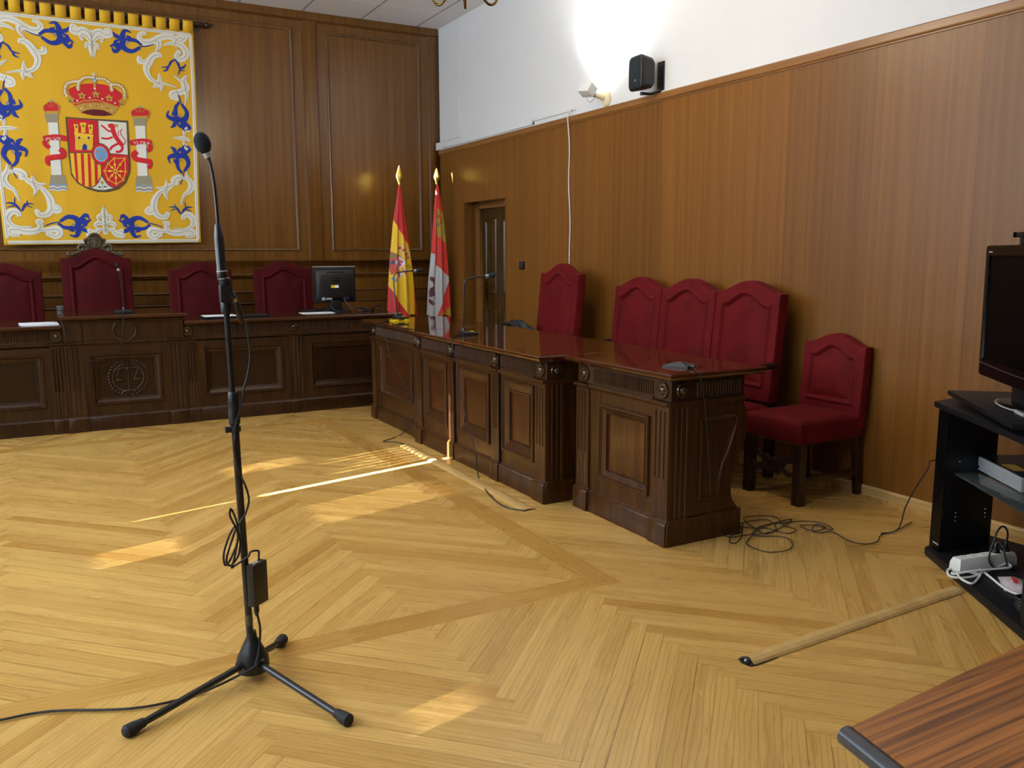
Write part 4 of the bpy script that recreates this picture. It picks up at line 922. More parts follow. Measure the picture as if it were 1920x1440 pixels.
for k in range(15):
    x = -.915 + k * .1275
    b = MB(); r = []
    for i in range(13):
        a = PI * i / 12
        r.append([(x - .048, .003 + .024 * math.cos(a) - .012, 3.80 + .024 * math.sin(a) if True else 0), (x + .048, .003 + .024 * math.cos(a) - .012, 3.80 + .024 * math.sin(a))])
    rows = [[(x - .048, cloth_y(x, 3.7) - .001, 3.70), (x + .048, cloth_y(x, 3.7) - .001, 3.70)]] + [[(p[0][0], -p[0][1] - .012 + .0, p[0][2]), (p[1][0], -p[1][1] - .012, p[1][2])] for p in r][::-1][::1] + [[(x - .048, .012, 3.71), (x + .048, .012, 3.71)]]
    rows = [[(x - .048, -.004, 3.695), (x + .048, -.004, 3.695)]] + [[(x - .048, -.024 * math.cos(PI * i / 12), 3.79 + .024 * math.sin(PI * i / 12)), (x + .048, -.024 * math.cos(PI * i / 12), 3.79 + .024 * math.sin(PI * i / 12))] for i in range(13)] + [[(x - .048, .006, 3.70), (x + .048, .006, 3.70)]]
    b.sheet(rows); b.build('hanging_tab', M['gold_cloth'], tap, solid=.002)

from mathutils.geometry import tessellate_polygon as tess
def emb(polys=(), strokes=(), discs=(), off=.004, mirror=False, mp=None, mb=None, mi=0):
    """appliqué shapes laid on the cloth: filled outlines, tapered strokes and discs"""
    b = mb or MB(); F = mp or (lambda p, o: (p[0], cloth_y(p[0], p[1]) - .0015 - o, p[1]))
    for sgn in ((1, -1) if mirror else (1,)):
        T = (lambda p: p) if sgn == 1 else (lambda p: (2 * MX - p[0], p[1]))
        for P in polys:
            tri = [[P[i] for i in t] for t in tess([[Vector((p[0], p[1], 0)) for p in P]])]
            while tri:
                t = tri.pop(); el = [(math.hypot(t[i][0] - t[(i + 1) % 3][0], t[i][1] - t[(i + 1) % 3][1]), i) for i in range(3)]; m_l, i = max(el)
                if m_l > .045:
                    p, q, r_ = t[i], t[(i + 1) % 3], t[(i + 2) % 3]; h = ((p[0] + q[0]) / 2, (p[1] + q[1]) / 2)
                    tri += [[p, h, r_], [h, q, r_]]
                else: b.add([F(T(p), off) for p in t], [(0, 1, 2)], mi)
        for st in strokes:
            pts, ws = st[0], st[1:]
            C = catmull([(p[0], 0, p[1]) for p in pts], 6); n = len(C); Lr = []
            for i in range(n):
                a = C[max(0, i - 1)]; c = C[min(n - 1, i + 1)]; t = (c - a); t = t.normalized() if t.length > 0 else Vector((1, 0, 0)); nn = Vector((-t.z, 0, t.x))
                u = i / (n - 1)
                if len(ws) == 1: w = ws[0] * (1 if 0 < i < n - 1 else .75)
                elif len(ws) == 3: w = ws[0] + (ws[1] - ws[0]) * min(1, u / .4) if u < .4 else ws[1] + (ws[2] - ws[1]) * (u - .4) / .6
                else: w = ws[0] + (ws[1] - ws[0]) * u
                row = []
                for q, lift in ((-.5, 0), (-.25, .0016), (.0, .0022), (.25, .0016), (.5, 0)):
                    p = C[i] + nn * (w * q); row.append(F(T((p.x, p.z)), off + lift))
                Lr.append(row)
            b.sheet(Lr, mi)
            if len(ws) == 3 and ws[2] > .013:            # curled end of a scroll
                e = C[-1]; r = ws[2] * .62
                b.add([F(T((e.x + r * math.cos(k * PI / 6), e.z + r * math.sin(k * PI / 6))), off + .0015) for k in range(12)], [tuple(range(12))], mi)
        for d in discs:
            (x, z), r = d[0], d[1]; r2_ = d[2] if len(d) > 2 else r
            b.add([F(T((x + r * math.cos(k * PI / 8), z + r2_ * math.sin(k * PI / 8))), off) for k in range(16)], [tuple(range(16))], mi)
    return b
def ebuild(b, name, mats, parent, label=None): return b.build(name, mats, parent, smooth=True, recalc=False, label=label)
# braid along the edges
b = MB()
for s in (0, 1):
    pts = [(edges(z)[s] + (.032 if s == 0 else -.032), z) for z in [3.675 - 2.06 * k / 20 for k in range(21)]]
    emb(strokes=[(pts, .030)], mb=b, off=.004)
emb(strokes=[([(-.91 + 1.80 * k / 20, 3.675) for k in range(21)], .030), ([(-.885 + 1.74 * k / 20, 1.605 - .03 * (1 - k / 20)) for k in range(21)], .030)], mb=b, off=.005)
ebuild(b, 'braid_trim', M['emb_white'], tap)
b = MB()
for s in (0, 1):
    for k in range(110):
        z = 3.665 - 2.03 * k / 109; x = edges(z)[s] + (.032 if s == 0 else -.032)
        emb(discs=[((x, z), .0045)], mb=b, off=.0075)
for k in range(96):
    x = -.9 + 1.77 * k / 95
    emb(discs=[((x, 3.675), .0045), ((x * .97 + .003, 1.59 + .015 * k / 95 - .015 + .015 * k / 95 + .0), .0045)], mb=b, off=.0085)
ebuild(b, 'braid_stitching', M['emb_grey'], tap)
# white acanthus scrolls, one mesh each pair side
for n_, side in ((0, False), (1, True)):
    for k, st in enumerate(WHITE):
        pts = st[0]
        if side: pts = [(2 * MX - p[0], p[1]) for p in pts]
        b = emb(strokes=[(pts, st[1] * 1.2, st[2] * 1.3, st[3] * 1.2)], off=.004 + .0003 * (k % 5))
        g = emb(strokes=[(pts, .002, .004, .002)], off=.0075 + .0003 * (k % 5), mb=b, mi=1)
        ebuild(b, 'white_scroll', [M['emb_white'], M['emb_grey']], tap)
for (c0, ang, fl) in BLUEAT:
    for side in (0, 1):
        b = MB()
        a = math.radians(ang)
        for st in BLUE:
            P = []
            for x, z in st[0]:
                x *= 1.1; z *= 1.1
                if fl < 0: z = -z
                X, Z = x * math.cos(a) - z * math.sin(a), x * math.sin(a) + z * math.cos(a)
                X += c0[0]; Z += c0[1]
                if side: X = 2 * MX - X
                P.append((X, Z))
            emb(strokes=[(P, st[1] * 1.15, st[2] * 1.2, st[3])], mb=b, off=.005)
        ctr = c0 if not side else (2 * MX - c0[0], c0[1])
        emb(discs=[(ctr, .016)], mb=b, off=.0085, mi=1)
        ebuild(b, 'blue_flower', [M['emb_blue'], M['emb_grey']], tap)
for side in (0, 1):
    for lo, hi in ((0, 5), (5, 11)):
        b = MB()
        for st in FROND[lo:hi]:
            pts = [(2 * MX - p[0], p[1]) if side else p for p in st[0]]
            emb(strokes=[(pts,) + st[1:]], mb=b, off=.005)
        ebuild(b, 'blue_frond', M['emb_blue'], tap)
# royal crown
R_, G_, D_, W_, K_ = 0, 1, 2, 3, 4
b = MB()
emb(polys=[CROWN['red']], mb=b, off=.004, mi=0); emb(polys=[CROWN['band']], mb=b, off=.006, mi=1); emb(polys=[CROWN['dark']], mb=b, off=.006, mi=2)
emb(strokes=[CROWN['scal']], mb=b, off=.0075, mi=1)
emb(strokes=[(a_[0], a_[1] * 1.9) for a_ in CROWN['arch']], mb=b, off=.0075, mi=1)
for k, c in enumerate(CROWN['leaf']):
    r = .040
    P = [(c[0] + (r if q % 2 == 0 else r * .55) * math.cos(q * PI / 5 + PI / 2), c[1] + (r if q % 2 == 0 else r * .55) * math.sin(q * PI / 5 + PI / 2)) for q in range(10)]
    emb(polys=[P], mb=b, off=.0085, mi=1)
emb(discs=[(p, .0085) for p in CROWN['pearl']], mb=b, off=.010, mi=3)
for k, p in enumerate(CROWN['gem']): emb(discs=[(p, .008)], mb=b, off=.0105, mi=4 if k % 2 == 0 else 2)
for k, p in enumerate(CROWN['jewel']): emb(discs=[(p, .007, .005)], mb=b, off=.009, mi=(3, 4, 3, 0, 3, 4, 3)[k])
emb(discs=[(CROWN['orb'], .018)], mb=b, off=.010, mi=5); emb(strokes=CROWN['cross'], mb=b, off=.011, mi=3)
for st in CROWN['arch']:
    C = catmull([(p[0], 0, p[1]) for p in st[0]], 8); acc = 0; last = None
    for p in C:
        if last is None or (p - last).length > .0175:
            emb(discs=[((p.x, p.z), .0092)], mb=b, off=.011, mi=3); last = p
ebuild(b, 'crown', [M['emb_red'], M['emb_gold'], M['emb_dark'], M['emb_white'], M['emb_green'], M['emb_sky']], tap)
# shield
b = MB()
emb(polys=[SH['out']], mb=b, off=.004, mi=0)
emb(polys=[SH['q1'], SH['q4']], mb=b, off=.006, mi=1); emb(polys=[SH['q2'], SH['q5']], mb=b, off=.0062, mi=2); emb(polys=[SH['q3']], mb=b, off=.006, mi=3)
emb(polys=SH['bars'], mb=b, off=.0078, mi=1); emb(strokes=SH['lines'], mb=b, off=.0082, mi=0)
shd = ebuild(b, 'shield', [M['emb_olive'], M['emb_red'], M['emb_white'], M['emb_yellow']], tap)
b = MB(); emb(polys=SH['castle'], mb=b, off=.008, mi=0); emb(polys=[SH['door']], mb=b, off=.0095, mi=1); emb(discs=[(p, .009, .013) for p in SH['win']], mb=b, off=.0095, mi=1)
emb(discs=[(p, .007, .013) for p in SH['tw']], mb=b, off=.0095, mi=2)
for k in range(8):
    z = SH['castle'][0][0][1] + .012 + k * .0155; emb(strokes=[([(SH['castle'][0][0][0] + .002, z), (SH['castle'][0][4][0] - .004, z)], .0018)], mb=b, off=.0088, mi=2)
ebuild(b, 'castle', [M['emb_yellow'], M['emb_blue'], M['emb_olive']], shd)
b = MB(); emb(strokes=SH['lion'], mb=b, off=.008, mi=0); emb(polys=[SH['lcrown']], mb=b, off=.0105, mi=1); ebuild(b, 'lion', [M['emb_red'], M['emb_gold']], shd)
b = MB(); Q = SH['chain']; ring = [(Q[k], Q[(k + 1) % 8]) for k in range(8)]
emb(strokes=[([a, c], .010) for a, c in ring] + [([SH['cc'], a], .010) for a in Q], mb=b, off=.008, mi=0)
emb(discs=[(p, .011) for p in Q] + [(SH['cc'], .019)] + [(((p[0] + SH['cc'][0]) / 2, (p[1] + SH['cc'][1]) / 2), .012) for p in Q], mb=b, off=.0105, mi=0)
emb(discs=[(p, .005) for p in Q], mb=b, off=.0115, mi=1); emb(discs=[(SH['cc'], .010)], mb=b, off=.0115, mi=2)
ebuild(b, 'chains', [M['emb_yellow'], M['emb_red'], M['emb_green']], shd)
b = MB(); ox, oz = SH['ox'], SH['oz']
emb(discs=[(SH['oval'], ox, oz)], mb=b, off=.0095, mi=0); emb(discs=[(SH['oval'], ox - .007, oz - .007)], mb=b, off=.011, mi=1); emb(discs=[(SH['oval'], ox * .69, oz * .69)], mb=b, off=.0125, mi=2); emb(discs=[(SH['oval'], ox * .64, oz * .65)], mb=b, off=.0135, mi=3)
for p in SH['fl']:
    emb(strokes=[([(p[0], p[1] + .016), (p[0], p[1] - .014)], .008), ([(p[0] - .014, p[1] + .008), (p[0] - .006, p[1] - .002), (p[0], p[1] - .008)], .006), ([(p[0] + .014, p[1] + .008), (p[0] + .006, p[1] - .002), (p[0], p[1] - .008)], .006), ([(p[0] - .010, p[1] - .006), (p[0] + .010, p[1] - .006)], .005)], mb=b, off=.0145, mi=4)
ebuild(b, 'oval_escutcheon', [M['emb_olive'], M['emb_red'], M['emb_white'], M['emb_sky'], M['emb_gold']], shd)
b = MB(); emb(strokes=[SH['stem']], mb=b, off=.008, mi=1); emb(discs=[(SH['pom'], .014)], mb=b, off=.0095, mi=0); emb(discs=[(p, .014, .007) for p in SH['pl']], mb=b, off=.0095, mi=1); ebuild(b, 'pomegranate', [M['emb_gold'], M['emb_green']], shd)
for pl in PIL:
    b = MB(); emb(polys=[pl['shaft']], mb=b, off=.004, mi=0); emb(polys=[pl['cap'], pl['base']], mb=b, off=.0055, mi=1)
    s_ = pl['shaft']; emb(strokes=[([s_[1], s_[2]], .007)], mb=b, off=.006, mi=2)
    emb(strokes=pl['wave'][::2], mb=b, off=.006, mi=2); emb(strokes=pl['wave'][1::2], mb=b, off=.006, mi=0)
    pp = ebuild(b, 'pillar', [M['emb_white'], M['emb_grey'], M['emb_sky']], tap)
    b = MB(); emb(polys=[pl['cr']], mb=b, off=.005, mi=0); emb(polys=[pl['cb']], mb=b, off=.0065, mi=1)
    cc = pl['cr']; ctr = (sum(p[0] for p in cc) / 7, sum(p[1] for p in cc) / 7)
    emb(strokes=[([cc[6], cc[0], cc[1], cc[2], cc[3], cc[4], cc[5]], .009), ([cc[2], ctr], .009), ([cc[1], (ctr[0] - .014, ctr[1])], .007), ([cc[3], (ctr[0] + .014, ctr[1])], .007)], mb=b, off=.007, mi=1); emb(discs=[(pl['orb'], .011)], mb=b, off=.009, mi=2)
    ebuild(b, 'pillar_crown', [M['emb_red'], M['emb_gold'], M['emb_sky']], pp)
    b = emb(strokes=pl['rib'], off=.0085); rb = ebuild(b, 'ribbon', M['emb_red'], tap)
    word, p0, p1 = pl['txt']
    cu = bpy.data.curves.new('motto', 'FONT'); cu.body = word; cu.align_x = 'CENTER'; cu.align_y = 'CENTER'; cu.size = .040; cu.extrude = .0006
    to = bpy.data.objects.new('motto_tmp', cu); COL.objects.link(to)
    dg = bpy.context.evaluated_depsgraph_get(); me = bpy.data.meshes.new_from_object(to.evaluated_get(dg)); bpy.data.objects.remove(to)
    xs = [v.co.x for v in me.vertices]; sc_ = (p1[0] - p0[0]) / (max(xs) - min(xs))
    cx_, cz_ = (p0[0] + p1[0]) / 2, (p0[1] + p1[1]) / 2; sl = (p1[1] - p0[1]) / (p1[0] - p0[0])
    for v in me.vertices:
        x = cx_ + v.co.x * sc_; z = cz_ + v.co.y * .95 + (x - cx_) * sl
        v.co = (x, cloth_y(x, z) - .0145 - v.co.z, z)
    me.materials.clear(); me.materials.append(M['emb_white'])
    mo = bpy.data.objects.new('motto', me); COL.objects.link(mo); mo.parent = rb
rod = thing('tapestry_rod', 'dark wooden rod with turned end from which the yellow tapestry hangs', 'rod', (TX, TY, 3.79))
b = MB(); b.tube([(-1.0, 0, 0), (1.0, 0, 0)], .019, 14); b.build('pole', M['chair_wood'], rod)
for s in (-1, 1):
    b = MB(); b.lathe([(.019, 0), (.026, .004), (.026, .016), (.016, .022), (.016, .034), (.028, .05), (.03, .062), (.022, .078), (.012, .088), (.018, .098), (.012, .112), (0, .118)], (s * 1.0, 0, 0), (s, 0, 0), 18); b.build('finial', M['chair_wood'], rod)
    b = MB(); b.box(s * .97 - .01, s * .97 + .01, -.005, YB - TY, -.03, -.015); b.box(s * .97 - .02, s * .97 + .02, YB - TY - .006, YB - TY, -.06, .03); b.build('bracket', M['black_metal'], rod)

# ------------------------------------------------------------------ flags on poles
def pip(p, poly):
    x, z = p; c = False; n = len(poly); j = n - 1
    for i in range(n):
        a, d = poly[i], poly[j]
        if ((a[1] > z) != (d[1] > z)) and x < (d[0] - a[0]) * (z - a[1]) / (d[1] - a[1]) + a[0]: c = not c
        j = i
    return c
def interp(tab, z):
    if z >= tab[0][1]: return tab[0][0]
    for a, d in zip(tab, tab[1:]):
        if z >= d[1]:
            t = (a[1] - z) / (a[1] - d[1]); return a[0] + (d[0] - a[0]) * t
    return tab[-1][0]
def flag(label, D, y0, paint, ph, fold=None):
    f0 = D['fin'][0]; xb = D['fin'][1][0]
    r = thing('flag', label, 'flag', (xb, y0, 0), 0, 'flags in the corner')
    Lb, Rb = D['L'], D['R']; zt = Lb[0][1]; zb = min(Lb[-1][1], Rb[-1][1])
    V, F, Kc = [], [], []
    NZ, NX = 380, 168
    for i in range(NZ + 1):
        t = i / NZ
        for j in range(NX + 1):
            a = 2 * PI * j / NX; s = .5 - .5 * math.cos(a)
            z = zt + (zb - zt) * t
            l, q = interp(Lb, z), interp(Rb, z)
            zz = z + (0 if t < .97 else (t - .97) / .03 * .035 * math.sin(9 * s + ph))
            x = l + (q - l) * s
            wd = (q - l)
            amp = max(.16 * wd, .017)
            fo = math.sin(2 * PI * 2.6 * s + ph + .8 * t) * .055 * wd * min(1, t * 3) + math.sin(2 * PI * 5.3 * s + 2 * ph + 1.5 * t) * .016 * wd
            if fold and x > fold: fo -= .05 * wd * min(1, t * 1.5)
            y = (-amp * math.sin(a)) + (fo if math.sin(a) > 0 else 0) * abs(math.sin(a)) ** .3
            V.append((x - xb, y, zz))
    for i in range(NZ):
        for j in range(NX):
            a = i * (NX + 1) + j; F.append((a, a + 1, a + NX + 2, a + NX + 1))
            c = [V[k] for k in F[-1]]; mx = sum(p[0] for p in c) / 4 + xb; mz = sum(p[2] for p in c) / 4
            Kc.append(paint(mx, mz))
    me = bpy.data.meshes.new('flag_cloth'); me.from_pydata(V, [], F); me.materials.append(M['flag'])
    ca = me.color_attributes.new('print', 'FLOAT_COLOR', 'CORNER')
    for p in me.polygons:
        for li in p.loop_indices: ca.data[li].color = Kc[p.index]
        p.use_smooth = True
    o = bpy.data.objects.new('flag_cloth', me); COL.objects.link(o); o.parent = r
    b = MB(); b.tube([(0, .0, .06), (0, .0, zt + .05)], .0095, 12); b.build('pole', M['chair_wood'], r)
    h = f0[1] - (zt + .03)
    b = MB(); b.lathe([(.012, zt + .0), (.016, zt + .012), (.012, zt + .03), (.020, zt + .045), (.040, zt + .045 + h * .32), (.030, zt + .045 + h * .52), (.016, zt + .045 + h * .78), (.004, zt + .045 + h), (0, zt + .046 + h)], (0, 0, 0), (0, 0, 1), 8); b.build('finial', M['brass'], r)
    b = MB(); b.lathe([(.15, 0), (.15, .02), (.13, .035), (.05, .05), (.03, .07), (.022, .14), (0, .14)], (0, 0, 0), (0, 0, 1), 28); b.build('base', M['brass'], r)
    return r
cR, cY, cW, cG, cB, cP, cSil, cS = rgb(206, 26, 30), rgb(244, 196, 6), rgb(196, 198, 202), rgb(176, 146, 24), rgb(40, 60, 110), rgb(92, 24, 62), rgb(150, 152, 150), rgb(200, 66, 44)
def paintES(x, z):
    if pip((x, z), ES['sh']):
        if pip((x, z), ES['lion']): return rgb(190, 60, 90)
        if pip((x, z), ES['shw']): return rgb(220, 214, 216)
        if pip((x, z), ES['ov']): return cB
        if pip((x, z), ES['shg']): return rgb(120, 112, 52)
        return cS
    for q in ES['rib']:
        if pip((x, z), q): return rgb(204, 40, 36)
    if pip((x, z), ES['pilb']): return cSil
    if pip((x, z), ES['pilt']): return cG
    if pip((x, z), ES['pil']): return rgb(214, 208, 190)
    for q in ES['crr']:
        if pip((x, z), q): return cR
    if pip((x, z), ES['crown']): return rgb(224, 190, 96)
    return cY if pip((x, z), ES['yellow']) else cR
def paintCL(x, z):
    for q in CL['lion']:
        if pip((x, z), q): return cP
    for q in CL['cred']:
        if pip((x, z), q): return cR
    for q in CL['cblue']:
        if pip((x, z), q): return rgb(90, 110, 130)
    if pip((x, z), CL['castle']):
        return rgb(190, 158, 30) if (int((z - .5 * x) * 62) + int((x + z * .3) * 80)) % 3 else rgb(140, 110, 20)
    for q in CL['gold']:
        if pip((x, z), q): return cG
    if pip((x, z), CL['white1']) or pip((x, z), CL['white2']): return cW
    return rgb(222, 44, 34)
flag('red and yellow flag of Spain on a brass-tipped pole in the corner', ES, 9.1, paintES, .4)
flag('red and white flag with golden castles and a purple lion on a pole', CL, 9.25, paintCL, 1.7, fold=CL['fold'][0][0])
# ------------------------------------------------------------------ microphone on the floor stand
ms = thing('microphone_stand', 'black tripod microphone stand standing alone in the middle of the parquet', 'stand', (.543, 2.85, 0))
b = MB(); b.lathe([(.052, .03), (.056, .05), (.054, .075), (.04, .105), (.026, .135), (.018, .15), (.016, .17)], (0, 0, 0), (0, 0, 1), 20)
for a in (207, 293.8, 53.8):
    q = math.radians(a); b.box(-.001, .001, -.001, .001, .03, .031)
    b.tube([(0, 0, .065), (.055 * math.cos(q), .055 * math.sin(q), .058)], [.03, .024], 10)
b.build('hub', M['black_plastic'], ms)
for tx, ty in ((-.417, -.19), (.19, -.457), (.152, .207)):
    n_ = math.hypot(tx, ty); ux, uy = tx / n_, ty / n_; ln = n_
    b = MB(); b.tube([(ux * .04, uy * .04, .062), (ux * (ln - .03), uy * (ln - .03), .020)], .0115, 12); lg = b.build('leg', M['black_metal'], ms)
    b = MB(); b.tube([(ux * (ln - .055), uy * (ln - .055), .0235), (ux * (ln - .04), uy * (ln - .04), .0225), (ux * (ln - .02), uy * (ln - .02), .0205), (ux * (ln + .004), uy * (ln + .004), .0195), (ux * (ln + .012), uy * (ln + .012), .0195)], [.015, .0165, .0205, .0205, .012], 14); b.build('rubber_foot', M['rubber'], lg)
px = lambda z: -.004 - .0225 * (z - .12) / 1.17         # slight lean of the pole
b = MB(); b.tube([(px(.1), 0, .1), (px(.93), 0, .93)], .0125, 14); b.build('lower_tube', M['black_metal'], ms)
b = MB(); b.tube([(px(.9), 0, .9), (px(1.30), 0, 1.30)], .0095, 14); b.build('upper_tube', M['black_metal'], ms)
b = MB(); b.lathe([(.0135, 0), (.0185, .006), (.0185, .05), (.0165, .058), (.0175, .066), (.0175, .105), (.014, .112)], (px(.905), 0, .895), (0, 0, 1), 18); b.build('clutch', M['black_plastic'], ms)
b = MB(); b.lathe([(.014, 0), (.019, .003), (.019, .019), (.014, .022)], (px(.885), 0, .872), (0, 0, 1), 16); b.box(px(.885) - .032, px(.885) - .012, -.014, .006, .874, .892); b.build('cable_clip', M['rubber'], ms)
b = MB(); b.lathe([(.0125, 0), (.0128, .16)], (px(.22), 0, .155), (0, 0, 1), 14); b.build('tape_wrap', M['socket'], ms) if False else None
b = MB(); b.lathe([(.0128, 0), (.0135, .003), (.0135, .035), (.0128, .038)], (px(.215), 0, .195), (0, 0, 1), 16); b.build('clear_tape', plain('brown_tape', rgb(84, 76, 62), .3), ms)

mc = thing('gooseneck_microphone', 'gooseneck microphone with a foam ball at the top of the floor stand', 'microphone', (.516, 2.85, 1.30), 0, 'gooseneck microphones')
b = MB(); b.lathe([(.016, -.035), (.017, -.03), (.017, .0), (.0155, .004), (.0155, .05), (.018, .055), (.018, .075), (.014, .08)], (0, 0, 0), (0, 0, 1), 18); b.box(-.0175, .0195, -.022, .018, .0, .055); b.build('threaded_adapter', M['black_plastic'], mc, bevel=.002)
b = MB(); b.lathe([(.0155, .07), (.0165, .078), (.0165, .10), (.0155, .105), (.0155, .20), (.0105, .245), (.0075, .25)], (-.004, 0, 0), (-.03, 0, 1), 18); b.build('preamp_barrel', M['black_metal'], mc)
b = MB(); b.lathe([(.0168, 0), (.0168, .003), (.0155, .004)], (-.0055, 0, .074), (-.03, 0, 1), 18); b.lathe([(.0175, 0), (.0175, .003), (.0155, .004)], (-.006, 0, .098), (-.03, 0, 1), 18); b.build('silver_ring', M['silver'], mc)
nk = [(-.0115, 0, .245), (-.013, 0, .31), (-.017, 0, .38), (-.024, 0, .435), (-.030, 0, .455)]
b = MB(); b.tube(nk, .0052, 10, 6); b.build('gooseneck', M['black_metal'], mc)
b = MB(); b.tube([(-.029, 0, .452), (-.034, 0, .466)], [.011, .013], 16); b.build('collar', M['silver'], mc)
b = MB(); dv = Vector((-.32, 0, 1)).normalized(); b.ell((-.045, -.003, .495), (.0255, .0255, .034), 20, rot=Vector((0, 0, 1)).rotation_difference(dv).to_matrix()); b.build('foam_windscreen', M['foam'], mc)
b = MB(); b.tube([(.012, -.01, .035), (.03, -.014, -.005), (.04, -.012, -.045), (.045, -.01, -.07)], [.012, .012, .010, .005], 12, 4); b.build('cable_plug', M['black_plastic'], mc)
b = MB(); b.box(.022, .03, -.028, -.014, .0, .012); b.build('plug_latch', M['brass'], mc, bevel=.002)

tx_ = thing('transmitter_box', 'flat black box strapped to the lower pole of the microphone stand', 'box', (.565, 2.815, .28), math.radians(38))
b = MB(); b.box(-.036, .036, -.014, .014, 0, .145); b.build('body', M['black_plastic'], tx_, bevel=.003)
b = MB(); b.box(-.02, .012, -.008, .006, .145, .1475); b.build('connector', M['silver'], tx_)
b = MB(); b.lathe([(.006, 0), (.009, -.006), (.010, -.022), (.005, -.04)], (-.012, 0, 0), (0, 0, 1), 12); b.build('cable_plug', M['black_plastic'], tx_)
hc = MB(); hc.tube([(.575, 2.84, 1.235), (.58, 2.84, 1.18), (.583, 2.842, 1.12), (.572, 2.842, 1.06), (.556, 2.84, 1.01), (.541, 2.836, .95), (.523, 2.83, .90), (.520, 2.83, .86), (.516, 2.838, .82), (.527, 2.838, .74), (.545, 2.833, .69), (.554, 2.833, .64), (.542, 2.83, .60), (.522, 2.828, .57), (.505, 2.828, .545), (.49, 2.83, .505), (.474, 2.83, .46), (.471, 2.83, .435), (.485, 2.83, .425), (.51, 2.83, .455), (.518, 2.83, .50), (.512, 2.83, .54), (.497, 2.83, .575), (.489, 2.826, .60), (.493, 2.826, .62), (.505, 2.826, .59), (.512, 2.826, .55), (.507, 2.826, .50), (.482, 2.826, .445), (.465, 2.826, .43), (.463, 2.826, .47), (.484, 2.826, .53), (.503, 2.826, .555), (.51, 2.822, .52), (.495, 2.822, .45), (.485, 2.822, .42), (.497, 2.822, .425), (.535, 2.80, .455), (.545, 2.80, .47), (.57, 2.805, .468), (.573, 2.812, .445), (.571, 2.812, .43)], .0036, 7, 6)
o = hc.build('microphone_cable', M['cord']); tag(o, 'black cable hanging down the microphone stand with a tied loop above the box', 'cable', 'microphone cables')
hc = MB(); hc.tube([(.558, 2.81, .245), (.566, 2.815, .19), (.562, 2.82, .13), (.545, 2.795, .085), (.52, 2.79, .062)] + [tuple(p) for p in reversed([(x, y, z) for x, y, z in C_STAND[:-1]])], .0042, 7, 6)
o = hc.build('microphone_cable', M['cord']); tag(o, 'black cable running from the tripod over the floor to the left edge', 'cable', 'microphone cables')

# ------------------------------------------------------------------ gooseneck microphones on the desks
def desk_mic(label, loc, rz, h=.40, reach=.17, lean=.0, yellow=False, bw=.10, straight=False, fr=.020):
    r = thing('desk_microphone', label, 'microphone', loc, rz, 'gooseneck microphones on desks')
    b = MB(); b.loops([[(-bw / 2, -.05, 0), (bw / 2, -.05, 0), (bw / 2, .07, 0), (-bw / 2, .07, 0)], [(-bw / 2, -.05, .018), (bw / 2, -.05, .018), (bw / 2, .07, .012), (-bw / 2, .07, .012)], [(-bw / 2 + .008, -.04, .03), (bw / 2 - .008, -.04, .03), (bw / 2 - .008, .06, .018), (-bw / 2 + .008, .06, .018)]])
    b.build('base', M['black_plastic'], r, bevel=.003)
    b = MB(); b.box(-.022, .022, .03, .05, .019, .0235); b.build('talk_button', M['yellow_plastic'], r, bevel=.002)
    b = MB(); b.lathe([(.014, .02), (.014, .04), (.010, .05)], (0, -.025, 0), (0, 0, 1), 14); b.build('socket', M['black_metal'], r)
    if straight: pts = [(0, -.025, .04), (-.004, -.025, h * .5), (-.012, -.03, h * .85), (-.02, -.04, h)]
    else: pts = [(0, -.025, .04), (lean * .3, -.025, h * .35), (lean * .8, -.02, h * .75), (lean, -.018, h - .045), (lean + .012, .0, h - .012), (lean + .012, .035, h), (lean + .012, reach * .55, h + .006), (lean + .012, reach, h + .012)]
    b = MB(); b.tube(pts, .0058, 10, 6); b.build('gooseneck', M['black_metal'], r)
    e = Vector(pts[-1]); d = (e - Vector(pts[-2])).normalized()
    b = MB(); b.tube([e, e + d * .018], .011, 14); b.build('collar', M['silver'], r)
    b = MB(); b.ell(e + d * .048, (fr, fr, fr * 1.8), 16, rot=Vector((0, 0, 1)).rotation_difference(d).to_matrix()); b.build('foam_windscreen', M['foam'], r)
    return r
desk_mic('gooseneck desk microphone in the middle of the long side desk', (2.66, 5.50, .8805), RZ, h=.405, reach=.15)
d1 = desk_mic('gooseneck desk microphone on yellow pads at the far end of the side desks', (2.70, 6.93, .9), RZ, h=.40, reach=.17, lean=-.07)
for sx, sy in ((-.07, -.03), (.045, -.03), (-.03, .075)):
    pass
yp = thing('yellow_pad', 'yellow holder under the far desk microphone', 'holder', (2.70, 6.93, .8805), RZ)
b = MB(); b.box(-.062, .062, -.066, .082, 0, .007); b.build('pad', M['yellow_plastic'], yp, bevel=.003)
b = MB()
for sx in (-1, 1):
    for y in (-.05, .05): b.box(sx * .056 - .006, sx * .056 + .006, y - .02, y + .02, .006, .0185)
b.build('grip', M['yellow_plastic'], yp, bevel=.002)
desk_mic('gooseneck desk microphone on the raised presiding section of the bench', (.60, 8.0, .9625), 0, h=.36, straight=True, bw=.14, fr=.013)
def cable(pts, r, label, sm=6, mat='cord', group='microphone cables', name='microphone_cable', cat='cable'):
    b = MB(); b.tube(pts, r, 7, sm); o = b.build(name, M[mat]); return tag(o, label, cat, group)
cable([(.585, 7.94, .985), (.575, 7.80, .967), (.572, 7.69, .966), (.569, 7.68, .94)] + [(x, 7.69 if z > .7 else 7.735, z) for x, y, z in C_PRES[1:-1]] + [(.128, 7.695, .88), (.122, 7.71, .905)], .0036, 'black cable looping across the carved centre of the judges\' bench')
